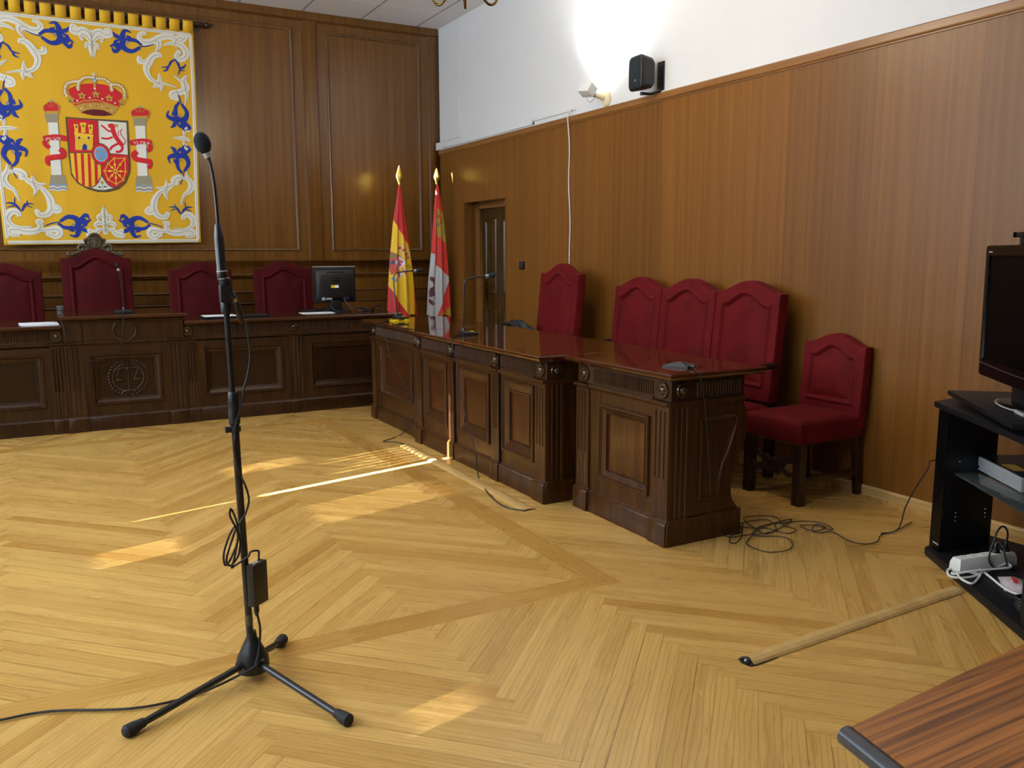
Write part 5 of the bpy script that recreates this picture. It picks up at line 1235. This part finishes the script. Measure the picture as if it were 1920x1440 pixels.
cable([(2.655, 6.99, .905), (2.60, 6.96, .888), (2.52, 6.84, .886), (2.475, 6.78, .882), (2.468, 6.72, .84)] + [(2.472 if z > .25 else 2.455, y, z) for x, y, z in C_M1[1:]] + C_M1f, .0036, 'black cable hanging down the far side desk and ending at the wooden floor strip')
cable([(2.612, 5.47, .892), (2.54, 5.42, .885), (2.45, 5.30, .884), (2.415, 5.24, .884), (2.408, 5.21, .84)] + [(2.425, y, z) for x, y, z in C_M2[1:]] + C_M2f, .0038, 'black cable hanging down the middle side desk and curving over the floor')

# conference puck on the end desk
pk = thing('conference_microphone', 'flat dark pyramid conference microphone on the end desk top', 'microphone', (2.838, 3.37, .8805), math.radians(-62))
b = MB(); b.loops([[(-.068, -.06, 0), (.068, -.06, 0), (.068, .06, 0), (-.068, .06, 0)], [(-.068, -.06, .008), (.068, -.06, .008), (.068, .06, .008), (-.068, .06, .008)], [(-.004, -.004, .024), (.004, -.004, .024), (.004, .004, .024), (-.004, .004, .024)]]); b.build('body', plain('dark_grey_plastic', rgb(44, 50, 56), .5), pk, smooth=False)
b = MB(); b.tube([(.066, -.04, .008), (.085, -.05, .012), (.105, -.06, .010)], [.006, .009, .005], 10, 3); b.build('cable_plug', M['black_plastic'], pk)
cable([(2.835, 3.24, .890), (2.80, 3.20, .886), (2.76, 3.15, .886), (2.758, 3.124, .880)] + C_PUCK[1:-1] + [(2.86, 3.13, .25), (2.885, 3.14, .16), (2.93, 3.13, .05), (3.0, 3.13, .012), (3.05, 3.13, .008)] + C_PILE, .0027, 'thin black cable from the end desk tangled in loops on the floor', 5, name='tangled_cable', group='floor cables')
cable([(p[0], p[1], .014) for p in C_PILE2], .0034, 'short black cable loop lying against the end desk plinth', 6, name='loose_cable', group='floor cables')

# ------------------------------------------------------------------ on the bench
BZ = .8935
mon = thing('computer_monitor', 'black flat monitor seen from behind, with a yellow sticker, on the bench', 'monitor', (2.545, 8.27, BZ), math.radians(2))
b = MB(); b.box(-.215, .215, -.012, .012, .095, .44); b.loops([[(-.20, .0, .11), (.20, .0, .11), (.20, .0, .425), (-.20, .0, .425)], [(-.19, -.03, .125), (.19, -.03, .125), (.19, -.03, .40), (-.19, -.03, .40)], [(-.15, -.044, .14), (.15, -.044, .14), (.15, -.044, .36), (-.15, -.044, .36)]]); b.build('housing', M['black_plastic'], mon, bevel=.003)
b = MB(); b.box(-.216, .216, -.014, .014, .438, .446); b.build('silver_edge', M['silver'], mon)
b = MB(); b.box(-.2, .2, .012, .0135, .11, .425); b.build('screen', M['screen'], mon)
for z, w_ in ((.385, .09), (.325, .05), (.30, .045)):
    b = MB(); b.box(-w_, w_, -.047 if z < .36 else -.04, -.03, z, z + .006); b.build('vent', M['black_gloss'], mon)
b = MB(); b.box(-.05, -.012, -.0458, -.0445, .235, .262); o = b.build('sticker', M['yellow_plastic'], mon)
b = MB(); b.box(-.012, .028, -.0458, -.0445, .235, .262); b.build('sticker', M['paper'], mon, label='white half of the sticker')
b = MB(); b.box(-.145, -.115, -.05, -.03, .115, .145); b.box(-.105, -.045, -.048, -.03, .12, .138); b.build('cable_plug', M['silver'], mon)
b = MB(); b.box(.08, .13, -.055, -.03, .118, .142); b.build('cable_plug', plain('violet_plug', rgb(40, 36, 80), .5), mon, label='dark violet plug')
b = MB(); b.loops([[(-.075, -.03, .015), (.075, -.03, .015), (.075, .06, .015), (-.075, .06, .015)], [(-.05, -.035, .11), (.05, -.035, .11), (.05, -.005, .11), (-.05, -.005, .11)]]); b.build('neck', M['black_plastic'], mon, bevel=.006)
b = MB(); b.lathe([(.12, 0), (.12, .008), (.11, .015), (.0, .018)], (0, .01, 0), (0, 0, 1), 28); b.build('stand_base', M['black_plastic'], mon)
kb = thing('keyboard', 'black keyboard lying flat behind the white paper by the monitor', 'keyboard', (2.36, 8.38, BZ), math.radians(3))
b = MB(); b.loops([[(-.13, -.06, 0), (.13, -.06, 0), (.13, .07, 0), (-.13, .07, 0)], [(-.13, -.06, .022), (.13, -.06, .022), (.13, .07, .012), (-.13, .07, .012)]]); b.build('body', M['black_plastic'], kb, bevel=.003)
b = MB()
for i in range(12):
    for j in range(5): b.box(-.122 + i * .0205, -.122 + i * .0205 + .017, -.052 + j * .023, -.052 + j * .023 + .019, .012, .026 - j * .002)
b.build('keys', M['black_plastic'], kb)
cable([(2.62, 8.215, BZ + .125), (2.66, 8.16, BZ + .05), (2.73, 8.15, BZ + .02), (2.80, 8.2, BZ + .03), (2.86, 8.18, BZ + .01), (2.78, 8.12, BZ + .008), (2.72, 8.18, BZ + .03), (2.83, 8.25, BZ + .02), (2.92, 8.22, BZ + .006), (2.88, 8.16, BZ + .02), (2.95, 8.2, BZ + .045), (2.99, 8.24, BZ + .05), (3.015, 8.24, BZ + .025), (3.0, 8.22, BZ + .006)], .007, 'thick black monitor cables bundled at the right end of the bench', 5, group='bench cables', name='monitor_cable')
cable([(2.50, 8.2, BZ + .12), (2.47, 8.15, BZ + .05), (2.54, 8.10, BZ + .008), (2.62, 8.12, BZ + .008), (2.70, 8.24, BZ + .008)], .005, 'black cable hanging behind the monitor onto the bench top', 6, group='bench cables', name='monitor_cable')
def sheet_paper(name, label, loc, rz, w, d, n, mat='paper', h=.002, cat='paper', group=None):
    r = thing(name, label, cat, loc, rz, group)
    for k in range(n):
        b = MB(); dx = .012 * math.sin(k * 2.1); b.box(-w / 2 + dx, w / 2 + dx, -d / 2, d / 2, k * h, (k + 1) * h - .0003); b.build('sheet', M[mat], r)
    return r
sheet_paper('papers', 'bright white papers on the left wing edge of the judges\' bench', (-.045, 7.93, BZ), math.radians(3), .26, .30, 3, h=.003)
sheet_paper('papers', 'white paper lying in front of the keyboard by the monitor', (2.31, 8.12, BZ), math.radians(-3), .30, .21, 2)
fl_ = thing('folder', 'long dark folder lying along the right wing of the bench', 'folder', (1.52, 7.95, BZ), math.radians(0))
b = MB(); b.box(-.285, .285, -.14, .14, 0, .006); b.box(-.285, .285, -.14, .14, .014, .018); b.box(-.283, .283, -.13, .138, .006, .014); b.build('cover', M['black_plastic'], fl_)
sheet_paper('papers', 'white papers on the dark folder beside the microphone stand', (1.37, 7.95, BZ + .0185), 0, .27, .22, 2)
jug = thing('drinking_glass', 'small clear glass at the left end of the raised bench section', 'glass', (.118, 8.02, BZ + .0692))
b = MB(); b.lathe([(.022, 0), (.026, .06), (.027, .075), (.025, .075), (.021, .006), (0, .006)], (0, 0, 0), (0, 0, 1), 18); b.build('tumbler', M['glass'], jug)

# ------------------------------------------------------------------ wooden cable strips on the floor
st = thing('cable_strip', 'pale wooden cable cover strip lying along the foot of the side desks', 'floor strip', (2.352, 5.02, 0), 0, 'wooden cable strips')
b = MB(); pr = [(-.042, 0), (-.042, .003), (-.03, .008), (-.012, .0115), (.012, .0115), (.03, .008), (.042, .003), (.042, 0), (.018, 0), (.012, .006), (-.012, .006), (-.018, 0)]
b.prism(pr, 'y', -.95, .95); b.build('strip', M['cover_wood'], st, smooth=False)
b = MB(); b.box(-.045, .045, -.953, -.951, 0, .002); b.prism([(-.018, .001), (-.012, .006), (.012, .006), (.018, .001)], 'y', -.9505, .948); b.build('cable_channel', M['rubber'], st)
s2 = thing('cable_strip', 'pale wooden cable cover strip on bare parquet, running under the black television stand', 'floor strip', (2.762, 2.123, 0), math.radians(1.9), 'wooden cable strips')
b = MB(); b.xf = Matrix.Rotation(PI / 2, 4, 'Z')
pr2 = [(-.034, 0), (-.034, .004), (-.026, .011), (-.010, .017), (.010, .017), (.026, .011), (.034, .004), (.034, 0), (.016, 0), (.011, .008), (-.011, .008), (-.016, 0)]
b.prism(pr2, 'y', -.625, .635); b.build('strip', M['cover_wood'], s2, smooth=False)
b = MB(); b.prism([(-.04, -.012), (-.02, -.008), (.0, -.016), (.03, -.01), (.036, .008), (.0, .02), (-.03, .012)], 'z', .0005, .006); b.xf = None
g = MB(); g.prism([(-.66, -.034), (-.635, -.04), (-.55, -.038), (-.52, -.036), (-.60, .0), (-.63, .034), (-.655, .03), (-.668, .0)], 'z', .0004, .003); g.tube([(-.66, -.02, .006), (-.64, .0, .012), (-.65, .02, .007)], .007, 7, 4); g.build('torn_tape', M['black_plastic'], s2)
g = MB(); g.ell((-.655, -.006, .012), (.008, .006, .005), 8); g.build('screw', M['silver'], s2)

# ------------------------------------------------------------------ television corner
E1 = Vector((-.55, -.835, 0)); SD = Vector((.997, .08, 0)).normalized(); NN = Vector((.835, -.55, 0))
tv = thing('television_stand', 'black corner television stand with glass shelf at the right edge of the photo', 'stand', (3.738, 2.553, 0))
def pent(b, o, z0, z1, L=1.12, grow=0.0):
    p0 = Vector(o); p1 = p0 + E1 * L
    P = [p0, p0 + SD * .44, Vector((p0.x + .46, p0.y - .95, 0)), Vector((p0.x + .40, p0.y - 1.30, 0)), Vector((p1.x + .05, p1.y - .36, 0)), p1]
    b.prism([(p.x, p.y) for p in P], 'z', z0, z1)
b = MB(); pent(b, (0, 0, 0), .718, .745); b.build('top_board', M['black_board'], tv, bevel=.002)
b = MB(); pent(b, (-.075, -.055, 0), 0, .045, 1.14); b.build('base_board', M['black_board'], tv, bevel=.012)
def post(o, mir=False):
    P = [(0, 0), (-.055, -.085), (.225, -.13), (.285, .01)]
    return P
b = MB(); b.prism([(-.04, -.062), (.285, -.058), (.22, -.195), (-.085, -.145)], 'z', .045, .718); sp = b.build('side_panel', M['black_board'], tv, bevel=.002)
b = MB(); b.prism([(-.047, -.060), (-.04, -.062), (-.085, -.145), (-.094, -.145)], 'z', .046, .717); b.build('gloss_front', M['black_gloss'], sp)
b = MB()
for z in (.19, .21, .23, .42, .48):
    for u in (.25, .85):
        p = Vector((-.085, -.145, z)) * (1 - u) + Vector((.22, -.195, z)) * u; b.ell((p.x, p.y - .0005, z), (.004, .003, .004), 8)
b.build('shelf_pin', M['silver'], sp)
b = MB(); q = E1 * .98; b.prism([(q.x - .06, q.y - .04), (q.x + .05, q.y - .30), (q.x + .12, q.y - .27), (q.x - .0, q.y + .03)], 'z', .045, .718); b.build('side_panel', M['black_board'], tv, bevel=.002)
b = MB(); o = E1 * .10 + NN * .06; p1 = o + E1 * .86
b.prism([(o.x, o.y), ((o + NN * .36).x, (o + NN * .36).y), ((p1 + NN * .36).x, (p1 + NN * .36).y), (p1.x, p1.y)], 'z', .417, .427); b.build('glass_shelf', M['glass'], tv, bevel=.002)
# small maker's mark as in the photo: a thin bright dash near the foot
b = MB(); b.xf = Matrix.Translation((-.094, -.145, .075)) @ Matrix.Rotation(math.atan2(.085, .047), 4, 'Z')
b.box(.012, .06, .0005, .0025, 0, .006); b.build('maker_mark', M['silver'], sp)

sw = thing('swivel_plate', 'black square swivel board between the television and its stand', 'board', (3.738, 2.553, .7455))
b = MB(); pe = Vector((-.65, -.76, 0)); pn = Vector((.76, -.65, 0)); l0 = Vector((.094, -.002, 0))
P = [l0, l0 + pn * .36, l0 + pn * .36 + pe * .85, l0 + pe * .85]; b.prism([(p.x, p.y) for p in P], 'z', .024, .046); b.build('board', M['black_board'], sw, bevel=.002)
b = MB(); cpos = l0 + pn * .2 + pe * .42; b.lathe([(.15, 0), (.15, .024)], (cpos.x, cpos.y, 0), (0, 0, 1), 28); b.build('turntable', M['black_metal'], sw)

tvd = Vector((-.64, -.768, 0)); tvn = Vector((.768, -.64, 0)); TC = Vector((3.907, 2.439, 0)) + tvd * .45
tvo = thing('television', 'black flat television with glossy frame on the corner stand, cut off by the right edge', 'television', (TC.x, TC.y, .792), math.atan2(tvd.y, tvd.x))
# local: x along the screen (towards the camera), +y = away... face looks to local -y
def rrect(x0, x1, z0, z1, r, y, nseg=5, bow=0.0):
    P = []
    for (cx_, cz_, a0) in ((x1 - r, z1 - r, 0), (x0 + r, z1 - r, 90), (x0 + r, z0 + r, 180), (x1 - r, z0 + r, 270)):
        for k in range(nseg + 1):
            a = math.radians(a0 + 90 * k / nseg); P.append((cx_ + r * math.cos(a), y, cz_ + r * math.sin(a)))
    return P
sgn = -1                                       # face direction: local -y is towards the room
b = MB(); W2 = .45
Lr = [rrect(-W2 + .03, W2 - .03, .13, .66, .05, .085), rrect(-W2 + .01, W2 - .01, .10, .69, .03, .05), rrect(-W2, W2, .088, .6955, .018, .02), rrect(-W2, W2, .088, .6955, .018, -.008), rrect(-W2 + .004, W2 - .004, .092, .692, .016, -.014), rrect(-W2 + .040, W2 - .040, .165, .648, .006, -.016), rrect(-W2 + .044, W2 - .044, .169, .644, .004, -.008)]
Lr = [[(x * (1 + .045 * max(0, min(1, (z - .12) / .5)) - (.012 if z < .11 else 0)), y, z) for x, y, z in l] for l in Lr]
b.loops(Lr, True, False); b.build('frame', M['black_gloss'], tvo)
b = MB(); b.box(-W2 + .044, W2 - .044, -.009, -.007, .169, .644); b.build('screen', M['screen'], tvo)
b = MB(); b.tube([(-W2 + .02, -.0165, .150), (0, -.0165, .142), (W2 - .02, -.0165, .150)], .0025, 6, 6); b.build('chin_line', M['dark_steel_edge'], tvo)
b = MB(); b.box(-W2 + .028, -W2 + .075, -.0168, -.0155, .662, .668); b.build('maker_mark', M['socket'], tvo)
b = MB(); b.lathe([(1, 0), (1, .006), (.95, .014), (.75, .02), (0, .022)], (0, 0, 0), (0, 0, 1), 40)
b.v = [(x * .22, y * .11 + .05, z) for x, y, z in b.v]; b.build('pedestal', M['black_gloss'], tvo)
b = MB(); b.lathe([(1, .006), (1.012, .009), (1, .012)], (0, 0, 0), (0, 0, 1), 40); b.v = [(x * .22, y * .11 + .05, z) for x, y, z in b.v]; b.build('pedestal_rim', M['silver'], tvo)
b = MB(); b.prism([(-.09, .01), (.09, .01), (.07, .06), (-.07, .06)], 'z', .02, .16); b.build('neck', M['black_plastic'], tvo, bevel=.004)
wc = thing('webcam', 'small black camera clipped on top of the television', 'webcam', (TC.x - tvd.x * .05, TC.y - tvd.y * .05, .792 + .6955), math.atan2(tvd.y, tvd.x))
b = MB(); b.box(-.05, .05, -.03, .02, .03, .052); b.build('body', M['black_plastic'], wc, bevel=.005)
b = MB(); b.lathe([(.012, 0), (.012, .006), (.008, .007)], (-.03, -.03, .041), (0, -1, 0), 14); b.build('lens', M['screen'], wc)
b = MB(); b.box(-.02, .02, -.016, .016, 0, .03); b.build('clip', M['black_plastic'], wc, bevel=.003)
rc = thing('remote_control', 'silver remote control lying on the swivel board under the television', 'remote', (3.51, 2.005, .792), math.atan2(-.76, -.65))
b = MB(); b.box(-.07, .07, -.018, .018, 0, .014); b.build('body', M['silver'], rc, bevel=.004)
b = MB()
for i in range(6):
    for j in range(2): b.box(-.055 + i * .02, -.043 + i * .02, -.011 + j * .012, -.003 + j * .012, .013, .016)
b.build('buttons', M['rubber'], rc)

dv_ = thing('disc_recorder', 'silver-fronted disc recorder on the glass shelf of the television stand', 'recorder', (3.885, 2.425, .4275), math.atan2(E1.y, E1.x))
# local x along the front to the camera, depth = local +y is (0.835,-0.55)
b = MB(); b.box(0, .46, .004, .29, .006, .064); b.build('case', M['black_plastic'], dv_, bevel=.002)
for x in (.04, .42):
    for y in (.04, .25):
        b = MB(); b.lathe([(.012, 0), (.012, .006)], (x, y, 0), (0, 0, 1), 12); b.build('foot', M['rubber'], dv_)
b = MB(); b.box(-.002, .462, -.004, .006, .004, .066)
for k in range(8): b.box(-.002, .462, -.0075, -.004, .007 + k * .0073, .007 + k * .0073 + .0048)
b.build('front_panel', M['silver'], dv_)
b = MB(); b.box(.02, .075, -.0085, -.0075, .012, .026); b.build('display', M['black_gloss'], dv_)
b = MB(); b.box(.20, .32, .03, .09, .0642, .0648); b.build('label_sticker', M['emb_gold'], dv_)
cable([(3.93, 2.36, .50), (3.89, 2.42, .475), (3.80, 2.50, .462), (3.72, 2.535, .455), (3.665, 2.51, .43), (3.66, 2.56, .33), (3.70, 2.64, .2), (3.76, 2.70, .10), (3.80, 2.745, .04), (3.79, 2.78, .010), (3.74, 2.80, .008)], .0034, 'thin black cable dropping from the glass shelf to the floor', 6, group='floor cables', name='loose_cable')

ps = thing('power_strip', 'white five-socket power strip on the base of the television stand', 'power strip', (3.635, 2.185, .0455), math.atan2(-.062, .32))
b = MB(); b.loops([[(-.165, -.032, 0), (.165, -.032, 0), (.165, .032, 0), (-.165, .032, 0)], [(-.163, -.03, .04), (.163, -.03, .04), (.163, .03, .04), (-.163, .03, .04)], [(-.155, -.022, .062), (.155, -.022, .062), (.155, .022, .062), (-.155, .022, .062)]]); b.build('housing', M['white_plastic'], ps, bevel=.003)
for k in range(5):
    x = -.115 + .06 * k
    b = MB(); b.lathe([(.0205, .0615), (.0205, .0635), (.019, .064), (.0175, .0625), (.0165, .0622), (0, .0622)], (x, 0, 0), (0, 0, 1), 20); so_ = b.build('socket', M['white_plastic'], ps)
    b = MB(); b.ell((x - .009, 0, .0626), (.003, .003, .001), 8); b.ell((x + .009, 0, .0626), (.003, .003, .001), 8); b.build('pin_hole', M['screen'], so_)
wcp = [(x, y, z - .008 + (.012 if 8 < i < 14 else 0)) for i, (x, y, z) in enumerate(WCORD)]
b = MB(); inv = ps.matrix_basis.inverted(); b.tube([inv @ Vector(p) for p in wcp], .0052, 8, 5); b.build('mains_cord', M['white_plastic'], ps)
for k, x in ((3, .065), (4, .125)):
    pg = thing('mains_plug', 'black mains plug at the far end of the power strip with arching cable' if k == 4 else 'black mains plug in the second socket from the far end of the strip', 'plug', tuple(ps.matrix_basis @ Vector((x, 0, .0645))), math.atan2(-.062, .32), 'black mains plugs')
    b = MB(); b.lathe([(.018, 0), (.0185, .006), (.016, .012), (.010, .016), (.009, .035 if k == 4 else .03), (.006, .05 if k == 4 else .045), (.004, .052 if k == 4 else .047)], (0, 0, 0), (0, 0, 1), 18); b.build('plug_body', M['black_plastic'], pg)
    inv = pg.matrix_basis.inverted()
    b = MB()
    if k == 4: pts = [tuple(ps.matrix_basis @ Vector((x, 0, .115)))] + [(x_, y_ - .0 - .02 * min(1, i_ / 5), z_) for i_, (x_, y_, z_) in enumerate(BCORD[1:9])] + [(3.635, 2.138, .062), (3.665, 2.13, .054)]
    else: pts = [tuple(ps.matrix_basis @ Vector((x, 0, .108)))] + [tuple(ps.matrix_basis @ Vector(p)) for p in ((x + .008, -.01, .112), (x + .012, -.03, .09), (x + .012, -.045, .05), (x + .02, -.06, .006), (x + .06, -.07, .005))]
    b.tube([inv @ Vector(p) for p in pts], .0042, 8, 6); b.build('cord', M['cord'], pg)
bg = thing('plastic_bag', 'small clear plastic bag with red print on the television stand base', 'bag', (3.545, 1.99, .0455), math.radians(-140))
b = MB(); rows = []
for i in range(15):
    u = i / 14; row = []
    for j in range(11):
        v = j / 10; h = .026 * (math.sin(PI * u) ** .6) * (math.sin(PI * v) ** .5 if 0 < v < 1 else 0) + .0025 * math.sin(17 * u + 9 * v) * (math.sin(PI * u) * math.sin(PI * v))
        row.append((-.085 + .17 * u, -.05 + .10 * v, .002 + max(0, h)))
    rows.append(row)
b.sheet(rows); b.sheet([[(p[0], p[1], .001) for p in r] for r in rows][::-1]); b.build('wrapper', M['bag'], bg)
b = MB(); rows2 = [[(p[0], p[1], p[2] + .0012) for p in r[4:7]] for r in rows[4:11]]; b.sheet(rows2); b.build('red_print', M['red_print'], bg)
cb = []
for k in range(90):
    a = k * .42; cb.append((3.33 + (.055 + .006 * math.sin(k * .9)) * math.cos(a), 1.80 + (.045 + .006 * math.cos(k * .7)) * math.sin(a), .052 + .0006 * k))
cable(cb, .0055, 'coil of thick black cable on the television stand base at the right edge', 3, group='floor cables', name='coiled_cable')

# ------------------------------------------------------------------ mahogany table in the foreground
tb = thing('wooden_table', 'reddish brown wooden table corner in the bottom right foreground', 'table', (1.01, .789, 0))
b = MB(); ang = math.radians(-4)
P = [(0, 0), (1.5, .10), (1.5, -.72), (-.02, -.78)]
P = [(0.004, -.0), (1.50, .104), (1.53, -.80), (-.16, -.80)]
b.prism(P, 'z', .722, .75); b.build('tabletop', M['table'], tb, bevel=.004, seg=2)
b = MB(); b.tube([(-.004, .002, .736), (-.168, -.80, .736)], .0155, 12); b.box(0, 0.001, 0, .001, .73, .731)
b.build('edge_band', M['dark_steel_edge'], tb)
b = MB(); b.tube([(-.004, .0, .7325), (1.50, .1015, .7325)], .0105, 10); b.build('edge_band', M['chair_wood'], tb)
for x, y in ((.09, -.09), (1.42, .0), (1.45, -.72), (-.05, -.72)):
    b = MB(); b.box(x - .03, x + .03, y - .03, y + .03, 0, .722); b.build('leg', M['chair_wood'], tb, bevel=.004)
b = MB(); b.box(.09, 1.42, -.09, -.07, .60, .72) ; b.build('apron', M['chair_wood'], tb)

# ------------------------------------------------------------------ things on the right wall
spk = thing('wall_speaker', 'black loudspeaker on a bracket high on the white wall', 'speaker', (XR, 5.43, 2.80), 0)
b = MB(); ax = Vector((-1, .06, 0)).normalized(); rot = Matrix.Rotation(math.atan2(ax.y, ax.x), 4, 'Z')
b.xf = Matrix.Translation((-.075, .03, .02)) @ rot
prof = []
for (x, w, h, r) in ((.01, .068, .092, .03), (.03, .078, .112, .034), (.10, .088, .124, .036), (.128, .092, .128, .036), (.138, .09, .126, .036), (.146, .082, .118, .034)):
    prof.append([(x, p[0], p[2]) for p in rrect(-w, w, -h, h, r, 0)])
b.loops(prof); b.build('cabinet', M['black_plastic'], spk)
b = MB(); b.xf = Matrix.Translation((-.075, .03, .02)) @ rot
b.loops([[(.1462, p[0], p[2]) for p in rrect(-.076, .076, -.112, .112, .03, 0)], [(.150, p[0], p[2]) for p in rrect(-.070, .070, -.106, .106, .028, 0)]]); b.build('grille', M['foam'], spk)
b = MB(); b.xf = Matrix.Translation((-.075, .03, .02)) @ rot; b.ell((.1505, .012, -.058), (.002, .006, .008), 10); b.build('badge', M['socket'], spk)
b = MB(); b.box(-.012, 0, -.05, .03, -.10, .115); b.tube([(-.01, -.01, -.10), (-.08, .02, -.125), (-.15, .055, -.12)], .012, 8, 4); b.lathe([(.016, 0), (.016, .02)], (-.14, .05, -.135), (0, 0, 1), 12); b.build('bracket', M['black_metal'], spk, bevel=.002)

flo = thing('wall_floodlight', 'cream halogen floodlight on a round wall plate, aimed up at the white wall', 'lamp', (XR, 6.15, 2.755))
b = MB(); b.lathe([(.068, 0), (.068, .012), (.060, .022), (.03, .028), (.022, .03), (0, .03)], (0, 0, 0), (-1, 0, 0), 28); b.build('wall_plate', M['cream_plastic'], flo)
b = MB(); b.tube([(-.02, 0, .0), (-.09, .0, .012), (-.125, .0, .02)], [.021, .019, .017], 12, 3); b.ell((-.125, 0, .02), (.022, .022, .022), 12); b.build('arm', M['cream_plastic'], flo)
b = MB(); b.xf = Matrix.Translation((-.185, .02, .055)) @ Matrix.Rotation(math.radians(32), 4, 'Y') @ Matrix.Rotation(math.radians(12), 4, 'Z')
b.box(-.042, .042, -.062, .062, -.04, .045); b.build('housing', M['white_plastic'], flo, bevel=.004)
b = MB(); b.xf = Matrix.Translation((-.185, .02, .055)) @ Matrix.Rotation(math.radians(32), 4, 'Y') @ Matrix.Rotation(math.radians(12), 4, 'Z')
b.box(-.034, .034, -.054, .054, .045, .0465); b.build('lamp_glass', M['lamp_face'], flo)
b = MB(); b.tube([(-.20, .0, .012), (-.20, -.005, -.03), (-.175, -.01, -.045), (-.14, -.01, -.02), (-.125, -.005, .0)], .0028, 6, 5); b.build('feed_wire', M['socket'], flo)

def duct(label, segs, group='white cable ducts'):
    b = MB()
    for (y0, y1, z0, z1) in segs: b.box(XR - .016, XR - .0005, y0, y1, z0, z1)
    return tag(b.build('cable_duct', M['white_plastic'], bevel=.002, seg=1), label, 'cable duct', group)
duct('white cable duct running along the wood cap to a raised step', [(7.36, 9.50, 2.70, 2.722), (6.62, 7.38, 2.728, 2.75), (7.36, 7.382, 2.70, 2.75)])
duct('white vertical cable duct coming down from the ceiling near the corner', [(9.02, 9.05, 2.79, ZC), (9.02, 9.50, 2.775, 2.795)])
jb = thing('junction_box', 'small white junction box in the corner at the end of the duct', 'box', (XR - .03, 9.545, 2.68))
b = MB(); b.box(-.03, .0295, -.045, .045, 0, .085); b.build('body', M['white_plastic'], jb, bevel=.003)
b = MB(); b.box(-.032, -.03, -.038, .038, .007, .078); b.build('lid', M['white_plastic'], jb)
wp = [(XR - .026, 6.655, 2.738), (XR - .034, 6.70, 2.69), (XR - .032, 6.705, 2.62), (XR - .010, 6.71, 2.4), (XR - .010, 6.72, 2.1), (XR - .010, 6.69, 1.75), (XR - .010, 6.70, 1.4), (XR - .010, 6.70, .9), (XR - .010, 6.70, .3), (XR - .012, 6.70, .07)]
cable(wp, .0058, 'white cable hanging straight down the wood panelling behind the single armchair', 5, mat='white_plastic', group='wall cables', name='hanging_cable')
lsw = thing('light_switch', 'small dark switch plate on the wood wall beside the door', 'switch', (XR, 7.597, 1.34))
b = MB(); b.box(-.012, 0, -.05, .05, -.04, .04); b.build('plate', M['black_plastic'], lsw, bevel=.004)
b = MB(); b.box(-.016, -.012, -.022, .022, -.028, .028); b.build('rocker', M['dark_steel_edge'], lsw, bevel=.002)

# ------------------------------------------------------------------ chandelier (only its lowest tips reach into the picture)
CX, CY, CZ = 2.225, 4.60, 2.877
cl = thing('chandelier', 'bronze chandelier whose lowest arm tips show at the top edge', 'chandelier', (CX, CY, CZ))
b = MB(); b.lathe([(.001, 0), (.010, .015), (.014, .035), (.010, .06), (.012, .07), (.03, .09), (.045, .12), (.04, .16), (.02, .20), (.014, .30), (.03, .34), (.03, .40), (.014, .44), (.01, .6), (.008, ZC - CZ - .06)], (0, 0, 0), (0, 0, 1), 18); b.build('stem', M['bronze'], cl)
b = MB(); b.lathe([(.02, ZC - CZ - .07), (.06, ZC - CZ - .03), (.07, ZC - CZ)], (0, 0, 0), (0, 0, 1), 20); b.build('ceiling_rose', M['bronze'], cl)
for k in range(8):
    a = 2 * PI * k / 8 - .5; c, s = math.cos(a), math.sin(a); P = lambda r, z: (r * c, r * s, z)
    b = MB(); b.tube([P(.03, .15), P(.09, .11), P(.15, .05), P(.20, .022), P(.245, .035), P(.27, .075), P(.262, .12), P(.24, .135)], [.006, .007, .008, .008, .008, .007, .006, .005], 10, 6); am = b.build('arm', M['bronze'], cl)
    b = MB(); b.lathe([(.006, .085), (.034, .10), (.036, .106), (.012, .108), (.010, .13), (.012, .19), (.006, .20)], P(.262, .0), (0, 0, 1), 14); b.build('candle_cup', M['bronze'], am)
    b = MB(); b.ell(P(.262, .235), (.014, .014, .034), 12); b.build('bulb', M['bulb'], am)
for q in (0, 1, 2):
    a = 2.1 * q + .2; b = MB(); b.lathe([(.001, .012), (.005, .02), (.006, .035), (.003, .055)], (.022 * math.cos(a), .022 * math.sin(a), .012), (0, 0, 1), 10); b.build('drop', M['brass'], cl)

def spot(name, loc, target, power, angle, col, blend=.8, size=.04):
    L_ = bpy.data.lights.new(name, 'SPOT'); L_.energy = power; L_.spot_size = math.radians(angle); L_.spot_blend = blend; L_.color = col; L_.shadow_soft_size = size
    o = bpy.data.objects.new(name, L_); COL.objects.link(o); o.location = loc
    o.rotation_mode = 'QUATERNION'; o.rotation_quaternion = Vector((0, 0, -1)).rotation_difference((Vector(target) - Vector(loc)).normalized()); return o
for yy in (6.15,):
    spot('floodlight_beam', (XR - .14, yy + .02, 2.87), (XR, yy - .05, 3.22), 95, 140, (1, .97, .92), 1.0, .03)
pl_ = bpy.data.lights.new('chandelier_light', 'POINT'); pl_.energy = 60; pl_.color = (1, .84, .62); pl_.shadow_soft_size = .22
po = bpy.data.objects.new('chandelier_light', pl_); COL.objects.link(po); po.location = (CX, CY, CZ + .42)
